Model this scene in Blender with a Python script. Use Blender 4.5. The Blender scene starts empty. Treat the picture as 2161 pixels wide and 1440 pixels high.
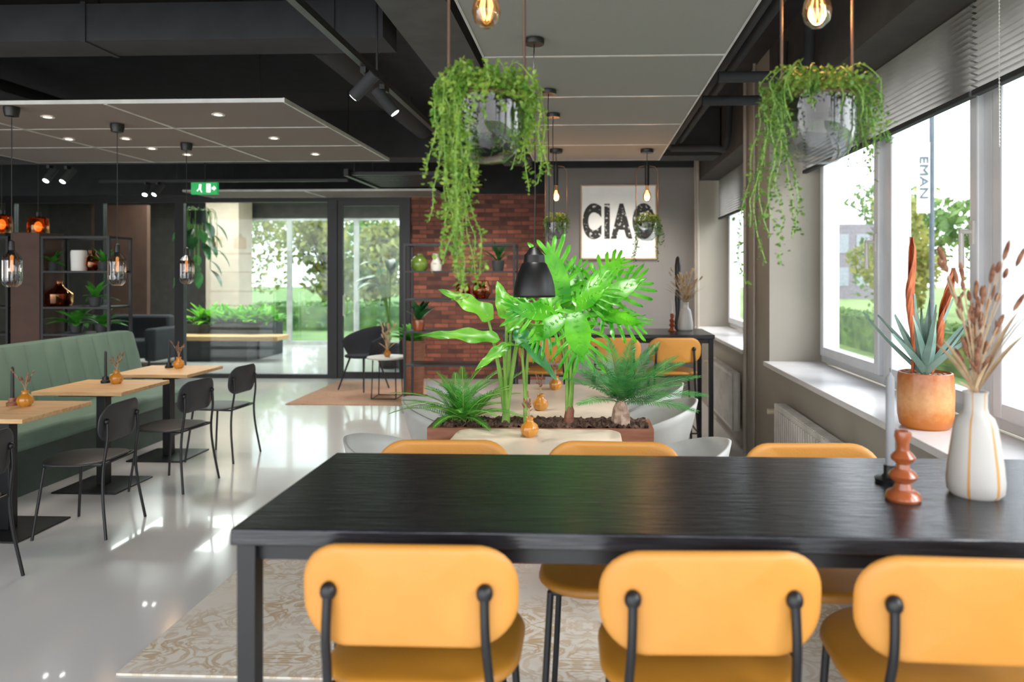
import bpy, bmesh, math, random
from mathutils import Vector, Matrix
R=random.Random(7)
F=1500.0; TH=math.radians(2.2); CT=math.cos(TH); ST=math.sin(TH)
pi=math.pi
def W(u,v,d):
    xc=(u-1182.4)/F*d
    return Vector((xc*CT-d*ST, xc*ST+d*CT, 1.6-(v-575)/F*d))
def col(h):
    h=h.lstrip('#'); o=[]
    for i in (0,2,4):
        c=int(h[i:i+2],16)/255
        o.append(c/12.92 if c<=0.04045 else ((c+0.055)/1.055)**2.4)
    return (o[0],o[1],o[2],1)
COL=bpy.context.scene.collection
# ---------------------------------------------------------------- materials
def newmat(name):
    m=bpy.data.materials.new(name); m.use_nodes=True
    nt=m.node_tree; nt.nodes.clear()
    return m,nt,nt.nodes,nt.links
def M(name,c,c2=None,scale=6,rough=.5,metal=0,bump=0,bscale=60,emit=None,es=0,coat=0,stretch=(1,1,1),transl=0,spec=.5,detail=4,lo=.35,hi=.65,sheen=0):
    m,nt,N,L=newmat(name)
    out=N.new('ShaderNodeOutputMaterial'); b=N.new('ShaderNodeBsdfPrincipled')
    tc=N.new('ShaderNodeTexCoord'); mp=N.new('ShaderNodeMapping'); mp.inputs['Scale'].default_value=stretch
    L.new(tc.outputs['Object'],mp.inputs[0])
    nz=N.new('ShaderNodeTexNoise'); nz.inputs['Scale'].default_value=scale; nz.inputs['Detail'].default_value=detail
    L.new(mp.outputs[0],nz.inputs['Vector'])
    rp=N.new('ShaderNodeValToRGB'); rp.color_ramp.elements[0].position=lo; rp.color_ramp.elements[1].position=hi
    a=col(c)
    if c2 is None: bb=tuple(min(1,x*1.15) for x in a[:3])+(1,); a=tuple(x*.88 for x in a[:3])+(1,)
    else: bb=col(c2)
    rp.color_ramp.elements[0].color=a; rp.color_ramp.elements[1].color=bb
    L.new(nz.outputs['Fac'],rp.inputs[0]); L.new(rp.outputs[0],b.inputs['Base Color'])
    b.inputs['Roughness'].default_value=rough; b.inputs['Metallic'].default_value=metal
    b.inputs['Coat Weight'].default_value=coat; b.inputs['Specular IOR Level'].default_value=spec
    b.inputs['Sheen Weight'].default_value=sheen
    if emit: b.inputs['Emission Color'].default_value=col(emit); b.inputs['Emission Strength'].default_value=es
    if bump:
        n2=N.new('ShaderNodeTexNoise'); n2.inputs['Scale'].default_value=bscale; L.new(mp.outputs[0],n2.inputs['Vector'])
        bp=N.new('ShaderNodeBump'); bp.inputs['Strength'].default_value=bump; bp.inputs['Distance'].default_value=.01
        L.new(n2.outputs['Fac'],bp.inputs['Height']); L.new(bp.outputs[0],b.inputs['Normal'])
    if transl:
        t=N.new('ShaderNodeBsdfTranslucent'); L.new(rp.outputs[0],t.inputs[0])
        mx=N.new('ShaderNodeMixShader'); mx.inputs[0].default_value=transl
        L.new(b.outputs[0],mx.inputs[1]); L.new(t.outputs[0],mx.inputs[2]); L.new(mx.outputs[0],out.inputs[0])
    else: L.new(b.outputs[0],out.inputs[0])
    return m
def Mglass(name,tint='#ffffff',gl=.1,rough=.02,gcol='#ffffff'):
    m,nt,N,L=newmat(name)
    out=N.new('ShaderNodeOutputMaterial'); t=N.new('ShaderNodeBsdfTransparent'); g=N.new('ShaderNodeBsdfGlossy')
    nz=N.new('ShaderNodeTexNoise'); nz.inputs['Scale'].default_value=3
    tc=N.new('ShaderNodeTexCoord'); L.new(tc.outputs['Object'],nz.inputs['Vector'])
    mr=N.new('ShaderNodeMapRange'); mr.inputs['To Min'].default_value=rough; mr.inputs['To Max'].default_value=rough*1.5
    L.new(nz.outputs['Fac'],mr.inputs['Value']); L.new(mr.outputs[0],g.inputs['Roughness'])
    t.inputs[0].default_value=col(tint); g.inputs[0].default_value=col(gcol)
    fr=N.new('ShaderNodeLayerWeight'); fr.inputs['Blend'].default_value=.35
    mr2=N.new('ShaderNodeMapRange'); mr2.inputs['To Min'].default_value=gl*.4; mr2.inputs['To Max'].default_value=min(1,gl*5)
    L.new(fr.outputs['Facing'],mr2.inputs['Value'])
    mx=N.new('ShaderNodeMixShader'); L.new(mr2.outputs[0],mx.inputs[0])
    L.new(t.outputs[0],mx.inputs[1]); L.new(g.outputs[0],mx.inputs[2]); L.new(mx.outputs[0],out.inputs[0])
    return m
def Memit(name,c,s):
    m,nt,N,L=newmat(name)
    out=N.new('ShaderNodeOutputMaterial'); e=N.new('ShaderNodeEmission'); e.inputs[0].default_value=col(c); e.inputs[1].default_value=s
    L.new(e.outputs[0],out.inputs[0]); return m
def Mbrick():
    m,nt,N,L=newmat('red_brick')
    out=N.new('ShaderNodeOutputMaterial'); b=N.new('ShaderNodeBsdfPrincipled')
    tc=N.new('ShaderNodeTexCoord'); sp=N.new('ShaderNodeSeparateXYZ'); cb=N.new('ShaderNodeCombineXYZ')
    L.new(tc.outputs['Object'],sp.inputs[0]); L.new(sp.outputs[0],cb.inputs[0]); L.new(sp.outputs[2],cb.inputs[1])
    br=N.new('ShaderNodeTexBrick'); br.inputs['Scale'].default_value=1; br.inputs['Brick Width'].default_value=.22; br.inputs['Row Height'].default_value=.064
    br.inputs['Mortar Size'].default_value=.006; br.inputs['Color1'].default_value=col('#4c2c26'); br.inputs['Color2'].default_value=col('#a15c47'); br.inputs['Mortar'].default_value=col('#4a3c37')
    L.new(cb.outputs[0],br.inputs['Vector'])
    nz=N.new('ShaderNodeTexNoise'); nz.inputs['Scale'].default_value=9; L.new(cb.outputs[0],nz.inputs['Vector'])
    mx=N.new('ShaderNodeMixRGB'); mx.blend_type='OVERLAY'; mx.inputs[0].default_value=.45
    L.new(br.outputs['Color'],mx.inputs[1]); L.new(nz.outputs['Fac'],mx.inputs[2]); L.new(mx.outputs[0],b.inputs['Base Color'])
    bp=N.new('ShaderNodeBump'); bp.invert=True; bp.inputs['Strength'].default_value=.6; bp.inputs['Distance'].default_value=.01
    L.new(br.outputs['Fac'],bp.inputs['Height']); L.new(bp.outputs[0],b.inputs['Normal'])
    b.inputs['Roughness'].default_value=.8; L.new(b.outputs[0],out.inputs[0]); return m
def Mrug(name,base,acc,scale,amt=.5):
    m,nt,N,L=newmat(name)
    out=N.new('ShaderNodeOutputMaterial'); b=N.new('ShaderNodeBsdfPrincipled'); tc=N.new('ShaderNodeTexCoord')
    sp=N.new('ShaderNodeSeparateXYZ'); L.new(tc.outputs['Object'],sp.inputs[0])
    cb=N.new('ShaderNodeCombineXYZ')
    for i in (0,1):
        pp=N.new('ShaderNodeMath'); pp.operation='PINGPONG'; pp.inputs[1].default_value=.32
        L.new(sp.outputs[i],pp.inputs[0]); L.new(pp.outputs[0],cb.inputs[i])
    nz=N.new('ShaderNodeTexNoise'); nz.inputs['Scale'].default_value=scale; nz.inputs['Detail'].default_value=3; nz.inputs['Distortion'].default_value=1.6
    L.new(cb.outputs[0],nz.inputs['Vector'])
    r=N.new('ShaderNodeValToRGB'); e=r.color_ramp.elements; e[0].position=.42; e[0].color=(0,0,0,1); e[1].position=.49; e[1].color=(1,1,1,1)
    x=e.new(.53); x.color=(1,1,1,1); y=e.new(.60); y.color=(0,0,0,1)
    L.new(nz.outputs['Fac'],r.inputs[0])
    n2=N.new('ShaderNodeTexNoise'); n2.inputs['Scale'].default_value=2.2; n2.inputs['Detail'].default_value=8; L.new(tc.outputs['Object'],n2.inputs['Vector'])
    r2=N.new('ShaderNodeValToRGB'); r2.color_ramp.elements[0].position=.38; r2.color_ramp.elements[1].position=.62; L.new(n2.outputs['Fac'],r2.inputs[0])
    mu=N.new('ShaderNodeMath'); mu.operation='MULTIPLY'; L.new(r.outputs[0],mu.inputs[0]); L.new(r2.outputs[0],mu.inputs[1])
    mu2=N.new('ShaderNodeMath'); mu2.operation='MULTIPLY'; mu2.inputs[1].default_value=amt; L.new(mu.outputs[0],mu2.inputs[0])
    mx=N.new('ShaderNodeMixRGB'); mx.inputs[1].default_value=col(base); mx.inputs[2].default_value=col(acc)
    L.new(mu2.outputs[0],mx.inputs[0]); L.new(mx.outputs[0],b.inputs['Base Color']); b.inputs['Roughness'].default_value=.95
    L.new(b.outputs[0],out.inputs[0]); return m
def Mstripe():
    m,nt,N,L=newmat('striped_ceramic')
    out=N.new('ShaderNodeOutputMaterial'); b=N.new('ShaderNodeBsdfPrincipled'); tc=N.new('ShaderNodeTexCoord')
    sp=N.new('ShaderNodeSeparateXYZ'); L.new(tc.outputs['Object'],sp.inputs[0])
    at=N.new('ShaderNodeMath'); at.operation='ARCTAN2'; L.new(sp.outputs[0],at.inputs[0]); L.new(sp.outputs[1],at.inputs[1])
    pp=N.new('ShaderNodeMath'); pp.operation='PINGPONG'; pp.inputs[1].default_value=.52; L.new(at.outputs[0],pp.inputs[0])
    r=N.new('ShaderNodeValToRGB'); e=r.color_ramp.elements; e[0].position=.04; e[0].color=col('#b5813e'); e[1].position=.06; e[1].color=col('#b0aca6')
    L.new(pp.outputs[0],r.inputs[0]); L.new(r.outputs[0],b.inputs['Base Color']); b.inputs['Roughness'].default_value=.45
    L.new(b.outputs[0],out.inputs[0]); return m
def Mpot():
    m,nt,N,L=newmat('orange_glaze')
    out=N.new('ShaderNodeOutputMaterial'); b=N.new('ShaderNodeBsdfPrincipled'); tc=N.new('ShaderNodeTexCoord')
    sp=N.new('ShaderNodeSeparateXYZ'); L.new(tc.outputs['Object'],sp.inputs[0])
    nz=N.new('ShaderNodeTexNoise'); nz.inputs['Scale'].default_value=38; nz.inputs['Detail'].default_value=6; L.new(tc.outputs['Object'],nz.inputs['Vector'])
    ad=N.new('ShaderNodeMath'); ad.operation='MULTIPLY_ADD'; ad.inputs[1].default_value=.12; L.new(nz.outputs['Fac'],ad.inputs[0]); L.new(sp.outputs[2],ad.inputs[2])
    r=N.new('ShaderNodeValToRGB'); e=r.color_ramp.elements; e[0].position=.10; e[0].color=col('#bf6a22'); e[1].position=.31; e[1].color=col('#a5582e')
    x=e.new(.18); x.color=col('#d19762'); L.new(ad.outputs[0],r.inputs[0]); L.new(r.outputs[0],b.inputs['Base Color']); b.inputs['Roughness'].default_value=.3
    L.new(b.outputs[0],out.inputs[0]); return m

m_floor=M('resin_floor','#cbc9c6','#d3d1ce',scale=.6,rough=.16,spec=.7,coat=.4)
m_black=M('black_metal','#121214',rough=.42,metal=.2)
m_blackwood=M('black_stained_wood','#0f0f11','#28292d',scale=5,rough=.27,stretch=(1,14,14),bump=.2,bscale=9,lo=.3,hi=.75)
m_plasticblk=M('black_shell','#1b1c1f','#242528',rough=.45)
m_yel=M('ochre_leather','#be7e2e','#c98b3b',scale=3,rough=.48,bump=.1,bscale=220)
m_yelseat=M('ochre_leather_seat','#a0681a','#ad7423',scale=3,rough=.42,bump=.1,bscale=220)
m_green=M('sage_upholstery','#5a7263','#637b6b',scale=3,rough=.65,bump=.1,bscale=200)
m_greendk=M('dark_green_plinth','#37433d',rough=.6)
m_oak=M('light_oak','#bf9361','#d4ac79',scale=5,rough=.45,stretch=(1,10,10),detail=6)
m_white=M('white_lacquer','#c8c4bd','#d0ccc5',rough=.35)
m_cream=M('cream_tabletop','#cabaa4','#d5c5b0',rough=.3)
m_greyshell=M('grey_white_shell','#a5a5a0','#b0b0ab',rough=.5)
m_ceil=M('charcoal_ceiling','#212225','#28292c',rough=.9)
m_duct=M('charcoal_duct','#1e1f22','#26272a',rough=.8)
m_beam=M('dark_grey_beam','#444442','#4e4e4c',rough=.8)
m_raft=M('grey_acoustic_panel','#7f7d79','#868480',scale=200,rough=.85)
m_raftl=M('dark_acoustic_panel','#6a615b','#716862',scale=200,rough=.85)
m_alu=M('aluminium_edge','#b9b9b6',rough=.4,metal=.3)
m_wall=M('greige_wall','#746f6a','#797470',scale=2,rough=.8)
m_walllow=M('greige_lower_wall','#918a7e','#989185',scale=2,rough=.7)
m_lintel=M('dark_lintel','#37332f','#413c38',rough=.8)
m_upvc=M('white_window_frame','#cdd0d4','#d5d8dc',rough=.3)
m_sill=M('white_sill','#d0cdcb','#d9d6d4',rough=.25)
m_pipe=M('taupe_pipe','#8f8579','#988e82',rough=.4,metal=.05)
m_glass=Mglass('window_glass','#fbfdff',.04)
m_glassp=Mglass('partition_glass','#e4ecea',.03)
m_bowl=Mglass('bowl_glass','#dfe4e7',.10)
m_smoke=Mglass('smoked_glass','#9c9ea1',.16)
m_amber=Mglass('amber_glass','#e08a4a',.15,gcol='#ffcf9a')
m_amberd=Mglass('dark_amber_glass','#b86038',.2,gcol='#ffb98a')
m_greeng=M('green_glaze','#4f6622','#64802e',rough=.2)
m_bulbglass=Mglass('bulb_glass','#ffd8a8',.12)
m_fil=Memit('filament_glow','#ffc080',9)
m_glow=Memit('bulb_glow','#ffa050',3.0)
m_down=Memit('downlight_glow','#fff0dc',8)
m_spotg=Memit('spot_glow','#ffffff',25)
m_brick=Mbrick()
m_rug=Mrug('vintage_rug','#ded6c8','#b08a50',9,.7)
m_rugp=Mrug('terracotta_rug','#b38d72','#94684f',9,.5)
m_bronze=M('bronze_frame','#5f473a','#705646',rough=.4,metal=.4)
m_leafc=M('bright_green_leaf','#2b8a10','#63be22',scale=7,rough=.32,transl=.3)
m_leaft=M('lime_green_leaf','#43921e','#7cc03a',scale=6,rough=.35,transl=.3)
m_leafd=M('deep_green_leaf','#1d5224','#32803c',scale=6,rough=.4,transl=.2)
m_fern=M('fern_green','#38862a','#5cb03c',scale=9,rough=.45,transl=.3)
m_cyc=M('cycad_green','#2e743a','#5aa452',scale=9,rough=.4,transl=.2)
m_trail=M('trailing_leaf_green','#4c8422','#a8c455',scale=30,rough=.45,transl=.35)
m_trail2=M('trailing_leaf_dark','#3d6c2a','#7c9c3e',scale=30,rough=.45,transl=.3)
m_stem=M('green_stem','#6c9a3c','#92b858',rough=.45)
m_trunk=M('plant_trunk','#8a6a55','#c4a793',scale=30,rough=.8)
m_terra=M('terracotta_wood','#7d4a33','#925c43',rough=.5,stretch=(1,1,8))
m_mulch=M('bark_mulch','#35231c','#664b3d',scale=60,rough=.95,bump=1,bscale=50)
m_agave=M('agave_skin','#6a8a7f','#8faa9e',scale=8,rough=.5)
m_rust=M('rust_dried_leaf','#98421b','#c26638',scale=14,rough=.6)
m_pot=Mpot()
m_vase=Mstripe()
m_orng=M('copper_ceramic','#83401f','#9c5029',rough=.25,coat=.4)
m_ochre=M('ochre_ceramic','#b06c18','#c88830',scale=20,rough=.25,coat=.4)
m_candle=M('grey_wax','#8f9194',rough=.5)
m_candleb=M('black_wax','#1a1b1e',rough=.5)
m_dried=M('dried_grass','#a68a68','#c8ae8c',scale=20,rough=.9)
m_bunny=M('brown_seed_heads','#65382a','#946a4e',scale=60,rough=.95)
m_blind=M('grey_pleated_blind','#9c9893','#a7a39e',rough=.9,transl=.55)
m_canvas=M('white_canvas','#e6e5e2','#ecebe8',rough=.8)
m_ink=M('distressed_black_ink','#cfcec9','#2a2827',scale=26,rough=.8,lo=.34,hi=.42,detail=8)
m_frameoak=M('poster_frame_wood','#b39370',rough=.5)
m_rad=M('radiator_enamel','#c5c1b9',rough=.35)
m_brass=M('brass_valve','#c6b7a0',rough=.3,metal=.3)
m_navy=M('dark_charcoal_fabric','#181b22',rough=.9)
m_brownp=M('brown_panel','#40281e','#4a2f23',rough=.6)
m_exit=M('exit_green','#0a8f42',rough=.4,emit='#10b658',es=.6)
m_exitw=Memit('exit_white','#ffffff',2.0)
m_grass=M('lawn_grass','#5c7a3e','#7c9450',scale=2,rough=1)
m_tree=M('tree_leaves','#4c7040','#86a65c',scale=2,rough=.8,transl=.4)
m_treey=M('yellow_tree_leaves','#7c8a46','#b0ac5c',scale=2,rough=.8,transl=.4)
m_bark=M('tree_bark','#4a3c32',rough=.9)
m_pave=M('asphalt','#7d8084',rough=.9)
m_bldg=M('outdoor_building','#77707a',rough=.8)
m_bwin=M('building_window','#8b919a',rough=.3)
m_sign=M('grey_sign_letters','#5c6770',rough=.8)
m_colm=M('pale_column','#b5a390','#c0ae9c',rough=.8)
m_concr=M('planter_dark','#2e3033',rough=.7)
m_soil=M('dark_soil','#251a14',rough=1)

# ---------------------------------------------------------------- mesh builder
def frame(p,d,up=(0,0,1)):
    x=Vector(d).normalized(); u=Vector(up)
    z=u-x*u.dot(x)
    if z.length<1e-4: z=Vector((0,1,0))-x*x.y
    z.normalize(); y=z.cross(x)
    m=Matrix((x,y,z)).transposed().to_4x4(); m.translation=Vector(p); return m
def smooth_path(pts,n=6):
    pts=[Vector(p) for p in pts]; P=[pts[0]*2-pts[1]]+pts+[pts[-1]*2-pts[-2]]; o=[]
    for i in range(1,len(P)-2):
        for k in range(n):
            t=k/n; a,b,c,d=P[i-1],P[i],P[i+1],P[i+2]
            o.append(.5*((2*b)+(c-a)*t+(2*a-5*b+4*c-d)*t*t+(3*b-a-3*c+d)*t**3))
    o.append(pts[-1]); return o
class MB:
    def __init__(s): s.v=[]; s.f=[]
    def add(s,vs,fs,m=None):
        o=len(s.v)
        s.v+=[tuple(m@Vector(v)) for v in vs] if m is not None else [tuple(v) for v in vs]
        s.f+=[[i+o for i in f] for f in fs]; return s
    def box(s,x0,x1,y0,y1,z0,z1,m=None):
        vs=[(x,y,z) for z in (z0,z1) for y in (y0,y1) for x in (x0,x1)]
        return s.add(vs,[[0,2,3,1],[4,5,7,6],[0,1,5,4],[1,3,7,5],[3,2,6,7],[2,0,4,6]],m)
    def tube(s,pts,r,n=8,caps=True):
        pts=[Vector(p) for p in pts]; k=len(pts)
        rs=r if isinstance(r,(list,tuple)) else [r]*k
        t0=(pts[1]-pts[0]).normalized(); a=Vector((0,0,1)) if abs(t0.z)<.9 else Vector((1,0,0))
        nrm=t0.cross(a).normalized(); vs=[]
        for i,p in enumerate(pts):
            t=(pts[min(i+1,k-1)]-pts[max(i-1,0)]); t=t.normalized() if t.length>1e-9 else t0
            nrm=(nrm-t*nrm.dot(t)).normalized(); b=t.cross(nrm)
            for j in range(n):
                an=2*pi*j/n; vs.append(p+(nrm*math.cos(an)+b*math.sin(an))*rs[i])
        fs=[[i*n+j,i*n+(j+1)%n,(i+1)*n+(j+1)%n,(i+1)*n+j] for i in range(k-1) for j in range(n)]
        if caps: fs+=[list(range(n))[::-1],[(k-1)*n+j for j in range(n)]]
        return s.add(vs,fs)
    def cyl(s,p,q,r,r2=None,n=16): return s.tube([p,q],[r,r if r2 is None else r2],n)
    def lathe(s,prof,n=28,c=(0,0,0),m=None,rib=0,ribn=0):
        vs=[];fs=[];c=Vector(c)
        for (r,z) in prof:
            for j in range(n):
                a=2*pi*j/n; rr=r*(1+rib*math.cos(ribn*a)); vs.append(c+Vector((rr*math.cos(a),rr*math.sin(a),z)))
        for i in range(len(prof)-1):
            for j in range(n): fs.append([i*n+j,i*n+(j+1)%n,(i+1)*n+(j+1)%n,(i+1)*n+j])
        return s.add(vs,fs,m)
    def ball(s,c,rx,ry=None,rz=None,n=10,k=6):
        ry=ry or rx; rz=rz or rx; vs=[];fs=[]
        for i in range(k+1):
            ph=pi*i/k
            for j in range(n):
                a=2*pi*j/n; vs.append((c[0]+rx*math.sin(ph)*math.cos(a),c[1]+ry*math.sin(ph)*math.sin(a),c[2]+rz*math.cos(ph)))
        for i in range(k):
            for j in range(n): fs.append([i*n+j,(i+1)*n+j,(i+1)*n+(j+1)%n,i*n+(j+1)%n])
        return s.add(vs,fs)
    def pad(s,ol,t,place,e=.012,dome=0,bottom=0):
        n=len(ol); rad=min(max(abs(a) for a,b in ol),max(abs(b) for a,b in ol)); prof=[]
        for q in (.25,.5,.7,.85): prof.append((q,t/2+dome*(1-q*q)))
        for i in range(0,9):
            ph=pi*i/8; prof.append((1-(e/rad)*(1-math.sin(ph)), t/2*math.cos(ph)+ (dome*.08 if i==0 else 0)))
        for q in (.85,.5): prof.append((q,-t/2))
        vs=[place(0,0,t/2+dome)]
        for q,c in prof:
            for a,b in ol: vs.append(place(a*q,b*q,c))
        vs.append(place(0,0,-t/2)); fs=[]
        for j in range(n): fs.append([0,1+j,1+(j+1)%n])
        for i in range(len(prof)-1):
            for j in range(n): fs.append([1+i*n+j,1+(i+1)*n+j,1+(i+1)*n+(j+1)%n,1+i*n+(j+1)%n])
        l=len(vs)-1; b0=1+(len(prof)-1)*n
        for j in range(n): fs.append([l,b0+(j+1)%n,b0+j])
        return s.add(vs,fs)
def rr(w,h,r,n=8):
    o=[]; r=min(r,w/2,h/2)
    for cx,cy,a0 in ((w/2-r,h/2-r,0),(-w/2+r,h/2-r,pi/2),(-w/2+r,-h/2+r,pi),(w/2-r,-h/2+r,1.5*pi)):
        for i in range(n+1):
            a=a0+pi/2*i/n; o.append((cx+r*math.cos(a),cy+r*math.sin(a)))
    return o
def mkmesh(name,mb,mat,smooth=True,ang=38):
    me=bpy.data.meshes.new(name); me.from_pydata(mb.v,[],mb.f); me.update()
    if len(mb.f)<6000:
        bm=bmesh.new(); bm.from_mesh(me); bmesh.ops.recalc_face_normals(bm,faces=bm.faces); bm.to_mesh(me); bm.free()
    me.materials.append(mat)
    if smooth:
        me.polygons.foreach_set('use_smooth',[True]*len(me.polygons)); me.set_sharp_from_angle(angle=math.radians(ang))
    return me
def finish(o,bevel,solid):
    if solid: q=o.modifiers.new('s','SOLIDIFY'); q.thickness=solid; q.offset=0
    if bevel: q=o.modifiers.new('b','BEVEL'); q.width=bevel; q.segments=2; q.limit_method='ANGLE'; q.angle_limit=math.radians(50)
def meta(o,label,cat,group=None,kind=None):
    o['label']=label; o['category']=cat
    if group: o['group']=group
    if kind: o['kind']=kind
def thing(name,label,cat,loc=(0,0,0),rot=0,group=None,kind=None):
    o=bpy.data.objects.new(name,None); o.empty_display_size=.1; COL.objects.link(o)
    o.location=loc; o.rotation_euler=(0,0,rot); meta(o,label,cat,group,kind); return o
def part(root,name,mb,mat,bevel=0,solid=0,smooth=True,label=None,loc=None):
    me=mkmesh(name,mb,mat,smooth); o=bpy.data.objects.new(name,me); COL.objects.link(o); o.parent=root
    if loc: o.location=loc
    if label: o['label']=label
    finish(o,bevel,solid); return o
def single(name,mb,mat,label,cat,loc=(0,0,0),rot=0,group=None,kind=None,bevel=0,solid=0,smooth=True):
    o=bpy.data.objects.new(name,mkmesh(name,mb,mat,smooth)); COL.objects.link(o); o.location=loc; o.rotation_euler=(0,0,rot)
    meta(o,label,cat,group,kind); finish(o,bevel,solid); return o
def dup(root,loc,rot=None,label=None,scale=None):
    n=root.copy(); COL.objects.link(n); n.location=loc
    if rot is not None: n.rotation_euler=(0,0,rot)
    if label: n['label']=label
    if scale: n.scale=(scale,)*3
    def rec(src,dst):
        for c in list(src.children):
            k=c.copy(); COL.objects.link(k); k.parent=dst; rec(c,k)
    rec(root,n); return n
def lamp(name,typ,loc,energy,color=(1,1,1),size=.05,rot=None,spot=None,target=None):
    l=bpy.data.lights.new(name,typ); l.energy=energy; l.color=color
    if typ=='SUN': l.angle=size
    elif typ=='AREA': l.size=size
    else: l.shadow_soft_size=size
    if spot: l.spot_size=spot; l.spot_blend=.7
    o=bpy.data.objects.new(name,l); COL.objects.link(o); o.location=loc
    if target is not None: o.rotation_euler=(Vector(target)-Vector(loc)).to_track_quat('-Z','Y').to_euler()
    o['label']='light source of the scene'; o['category']='light'
    return o
# ---------------------------------------------------------------- room shell
S='structure'
YB=10.6; ZC=3.35; XW=1.42
single('floor',MB().box(-14,2.0,-3.2,15.6,-.1,0),m_floor,'glossy pale grey resin floor','floor',kind=S,smooth=False)
single('ceiling',MB().box(-14,2.0,-1.0,15.6,ZC,ZC+.15),m_ceil,'charcoal painted ceiling slab','ceiling',kind=S,smooth=False)
b=MB().box(XW,1.95,-1.6,9.35,0,.87).box(XW,1.95,5.62,6.42,.87,ZC).box(XW,1.95,9.2,9.35,.87,ZC)
single('wall_right',b,m_walllow,'greige wall below and between the windows','wall',kind=S,smooth=False)
b=MB().box(XW,2.0,-1.0,5.62,2.78,ZC).box(XW,2.0,6.42,9.2,2.78,ZC)
single('trim_5',b,m_lintel,'dark painted lintel above the windows','lintel',kind=S,smooth=False)
single('wall_back',MB().box(-.56,1.95,9.35,YB+.1,0,ZC),m_wall,'plain greige wall with a poster','wall',kind=S,smooth=False)
single('wall_brick',MB().box(-2.66,-.56,YB,YB+.2,0,ZC),m_brick,'rough red brick feature wall','wall',kind=S,smooth=False)
single('wall_left',MB().box(-12.2,-12,-1,15.4,0,ZC),m_lintel,'dark side wall','wall',kind=S,smooth=False)
single('trim_6',MB().box(-12,-.56,YB-.06,YB,2.77,ZC),m_ceil,'dark header wall above the glass partition','wall',kind=S,smooth=False)
single('trim_9',MB().box(-.57,1.42,9.31,9.35,2.97,ZC),m_ceil,'dark header band above the greige wall','wall',kind=S,smooth=False)
xs=[-10.2,-8.85,-7.45,-6.2,-3.85]
for i in range(len(xs)-1):
    a,c=xs[i],xs[i+1]
    w=thing('window_%d'%(20+i),'black framed interior glass partition bay','glass partition',(0,YB,0),kind=S)
    fr=MB().box(a,a+.07,-.04,.04,0,2.77).box(c-.07,c,-.04,.04,0,2.77).box(a+.07,c-.07,-.04,.04,2.66,2.77).box(a+.07,c-.07,-.04,.04,0,.06)
    part(w,'window_frame',fr,m_black,smooth=False); part(w,'window_pane',MB().box(a+.07,c-.07,-.006,.006,.06,2.66),m_glassp,smooth=False)
d=thing('door_1','black framed glass door','door',(0,YB,0),kind=S)
fr=MB().box(-3.85,-3.77,-.05,.05,0,2.77).box(-2.75,-2.66,-.05,.05,0,2.77).box(-3.77,-2.75,-.05,.05,2.68,2.77)
part(d,'door_frame',fr,m_black,smooth=False)
fr=MB().box(-3.77,-3.69,-.03,.03,0,2.68).box(-2.83,-2.75,-.03,.03,0,2.68).box(-3.69,-2.83,-.03,.03,2.6,2.68).box(-3.69,-2.83,-.03,.03,0,.1)
l=part(d,'door_leaf',fr,m_black,smooth=False); part(d,'door_pane',MB().box(-3.69,-2.83,-.006,.006,.1,2.6),m_glassp,smooth=False)
part(d,'door_handle',MB().tube([(-3.66,-.03,.95),(-3.66,-.08,.95),(-3.66,-.08,1.25),(-3.66,-.03,1.25)],.01),m_alu)
YF=15.4
single('wall_far',MB().box(-14,-8.15,YF,YF+.2,0,ZC).box(-8.15,2,YF,YF+.2,2.8,ZC).box(-.5,2,YF,YF+.2,0,2.8),m_lintel,'dark far wall of the lobby','wall',kind=S,smooth=False)
single('trim_7',MB().box(-8.0,-7.3,14.6,15.2,0,ZC),m_colm,'pale beige square column','column',kind=S,smooth=False)
single('wall_lobby',MB().box(-9.6,-8.5,13.4,13.5,0,2.9),m_brownp,'brown panelled wall section in the lobby','wall',kind=S,smooth=False)
xs=[-8.15,-6.6,-5.1,-3.6,-2.0,-.5]
for i in range(5):
    a,c=xs[i],xs[i+1]
    w=thing('window_%d'%(30+i),'tall lobby window looking onto greenery','window',(0,YF+.1,0),kind=S)
    part(w,'window_frame',MB().box(a,a+.05,-.04,.04,0,2.8).box(c-.05,c,-.04,.04,0,2.8).box(a+.05,c-.05,-.04,.04,2.74,2.8).box(a+.05,c-.05,-.04,.04,0,.08),m_alu,smooth=False)
    part(w,'window_pane',MB().box(a+.05,c-.05,-.005,.005,.08,2.74),m_glass,smooth=False)
XG=1.84
def rwin(i,y0,y1,z1=3.0,handle=True):
    w=thing('window_%d'%i,'white framed tilt window above the sill','window',(XG,0,0),kind=S)
    a=.06; b=.07
    fr=MB().box(-.02,.1,y0,y0+a,.905,z1).box(-.02,.1,y1-a,y1,.905,z1).box(-.02,.1,y0+a,y1-a,.905,.9+a).box(-.02,.1,y0+a,y1-a,z1-a,z1)
    part(w,'window_frame',fr,m_upvc,bevel=.006,smooth=False)
    p0,p1,q0,q1=y0+a,y1-a,.9+a,z1-a
    fr=MB().box(-.05,.04,p0,p0+b,q0,q1).box(-.05,.04,p1-b,p1,q0,q1).box(-.05,.04,p0+b,p1-b,q0,q0+b).box(-.05,.04,p0+b,p1-b,q1-b,q1)
    part(w,'window_sash',fr,m_upvc,bevel=.008,smooth=False)
    part(w,'window_pane',MB().box(.0,.01,p0+b,p1-b,q0+b,q1-b),m_glass,smooth=False)
    if handle:
        hy=p0+b*.5
        part(w,'window_handle',MB().box(-.062,-.05,hy-.018,hy+.018,1.73,1.84).tube([(-.06,hy,1.79),(-.11,hy,1.79),(-.11,hy-.01,1.78),(-.11,hy-.012,1.62)],.012),m_white,bevel=.002)
ys=[5.62,4.40,3.28,2.16,1.04,-.08,-1.0]
for i in range(6): rwin(i+1,ys[i+1],ys[i])
rwin(8,7.8,9.2); rwin(9,6.42,7.8)
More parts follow.
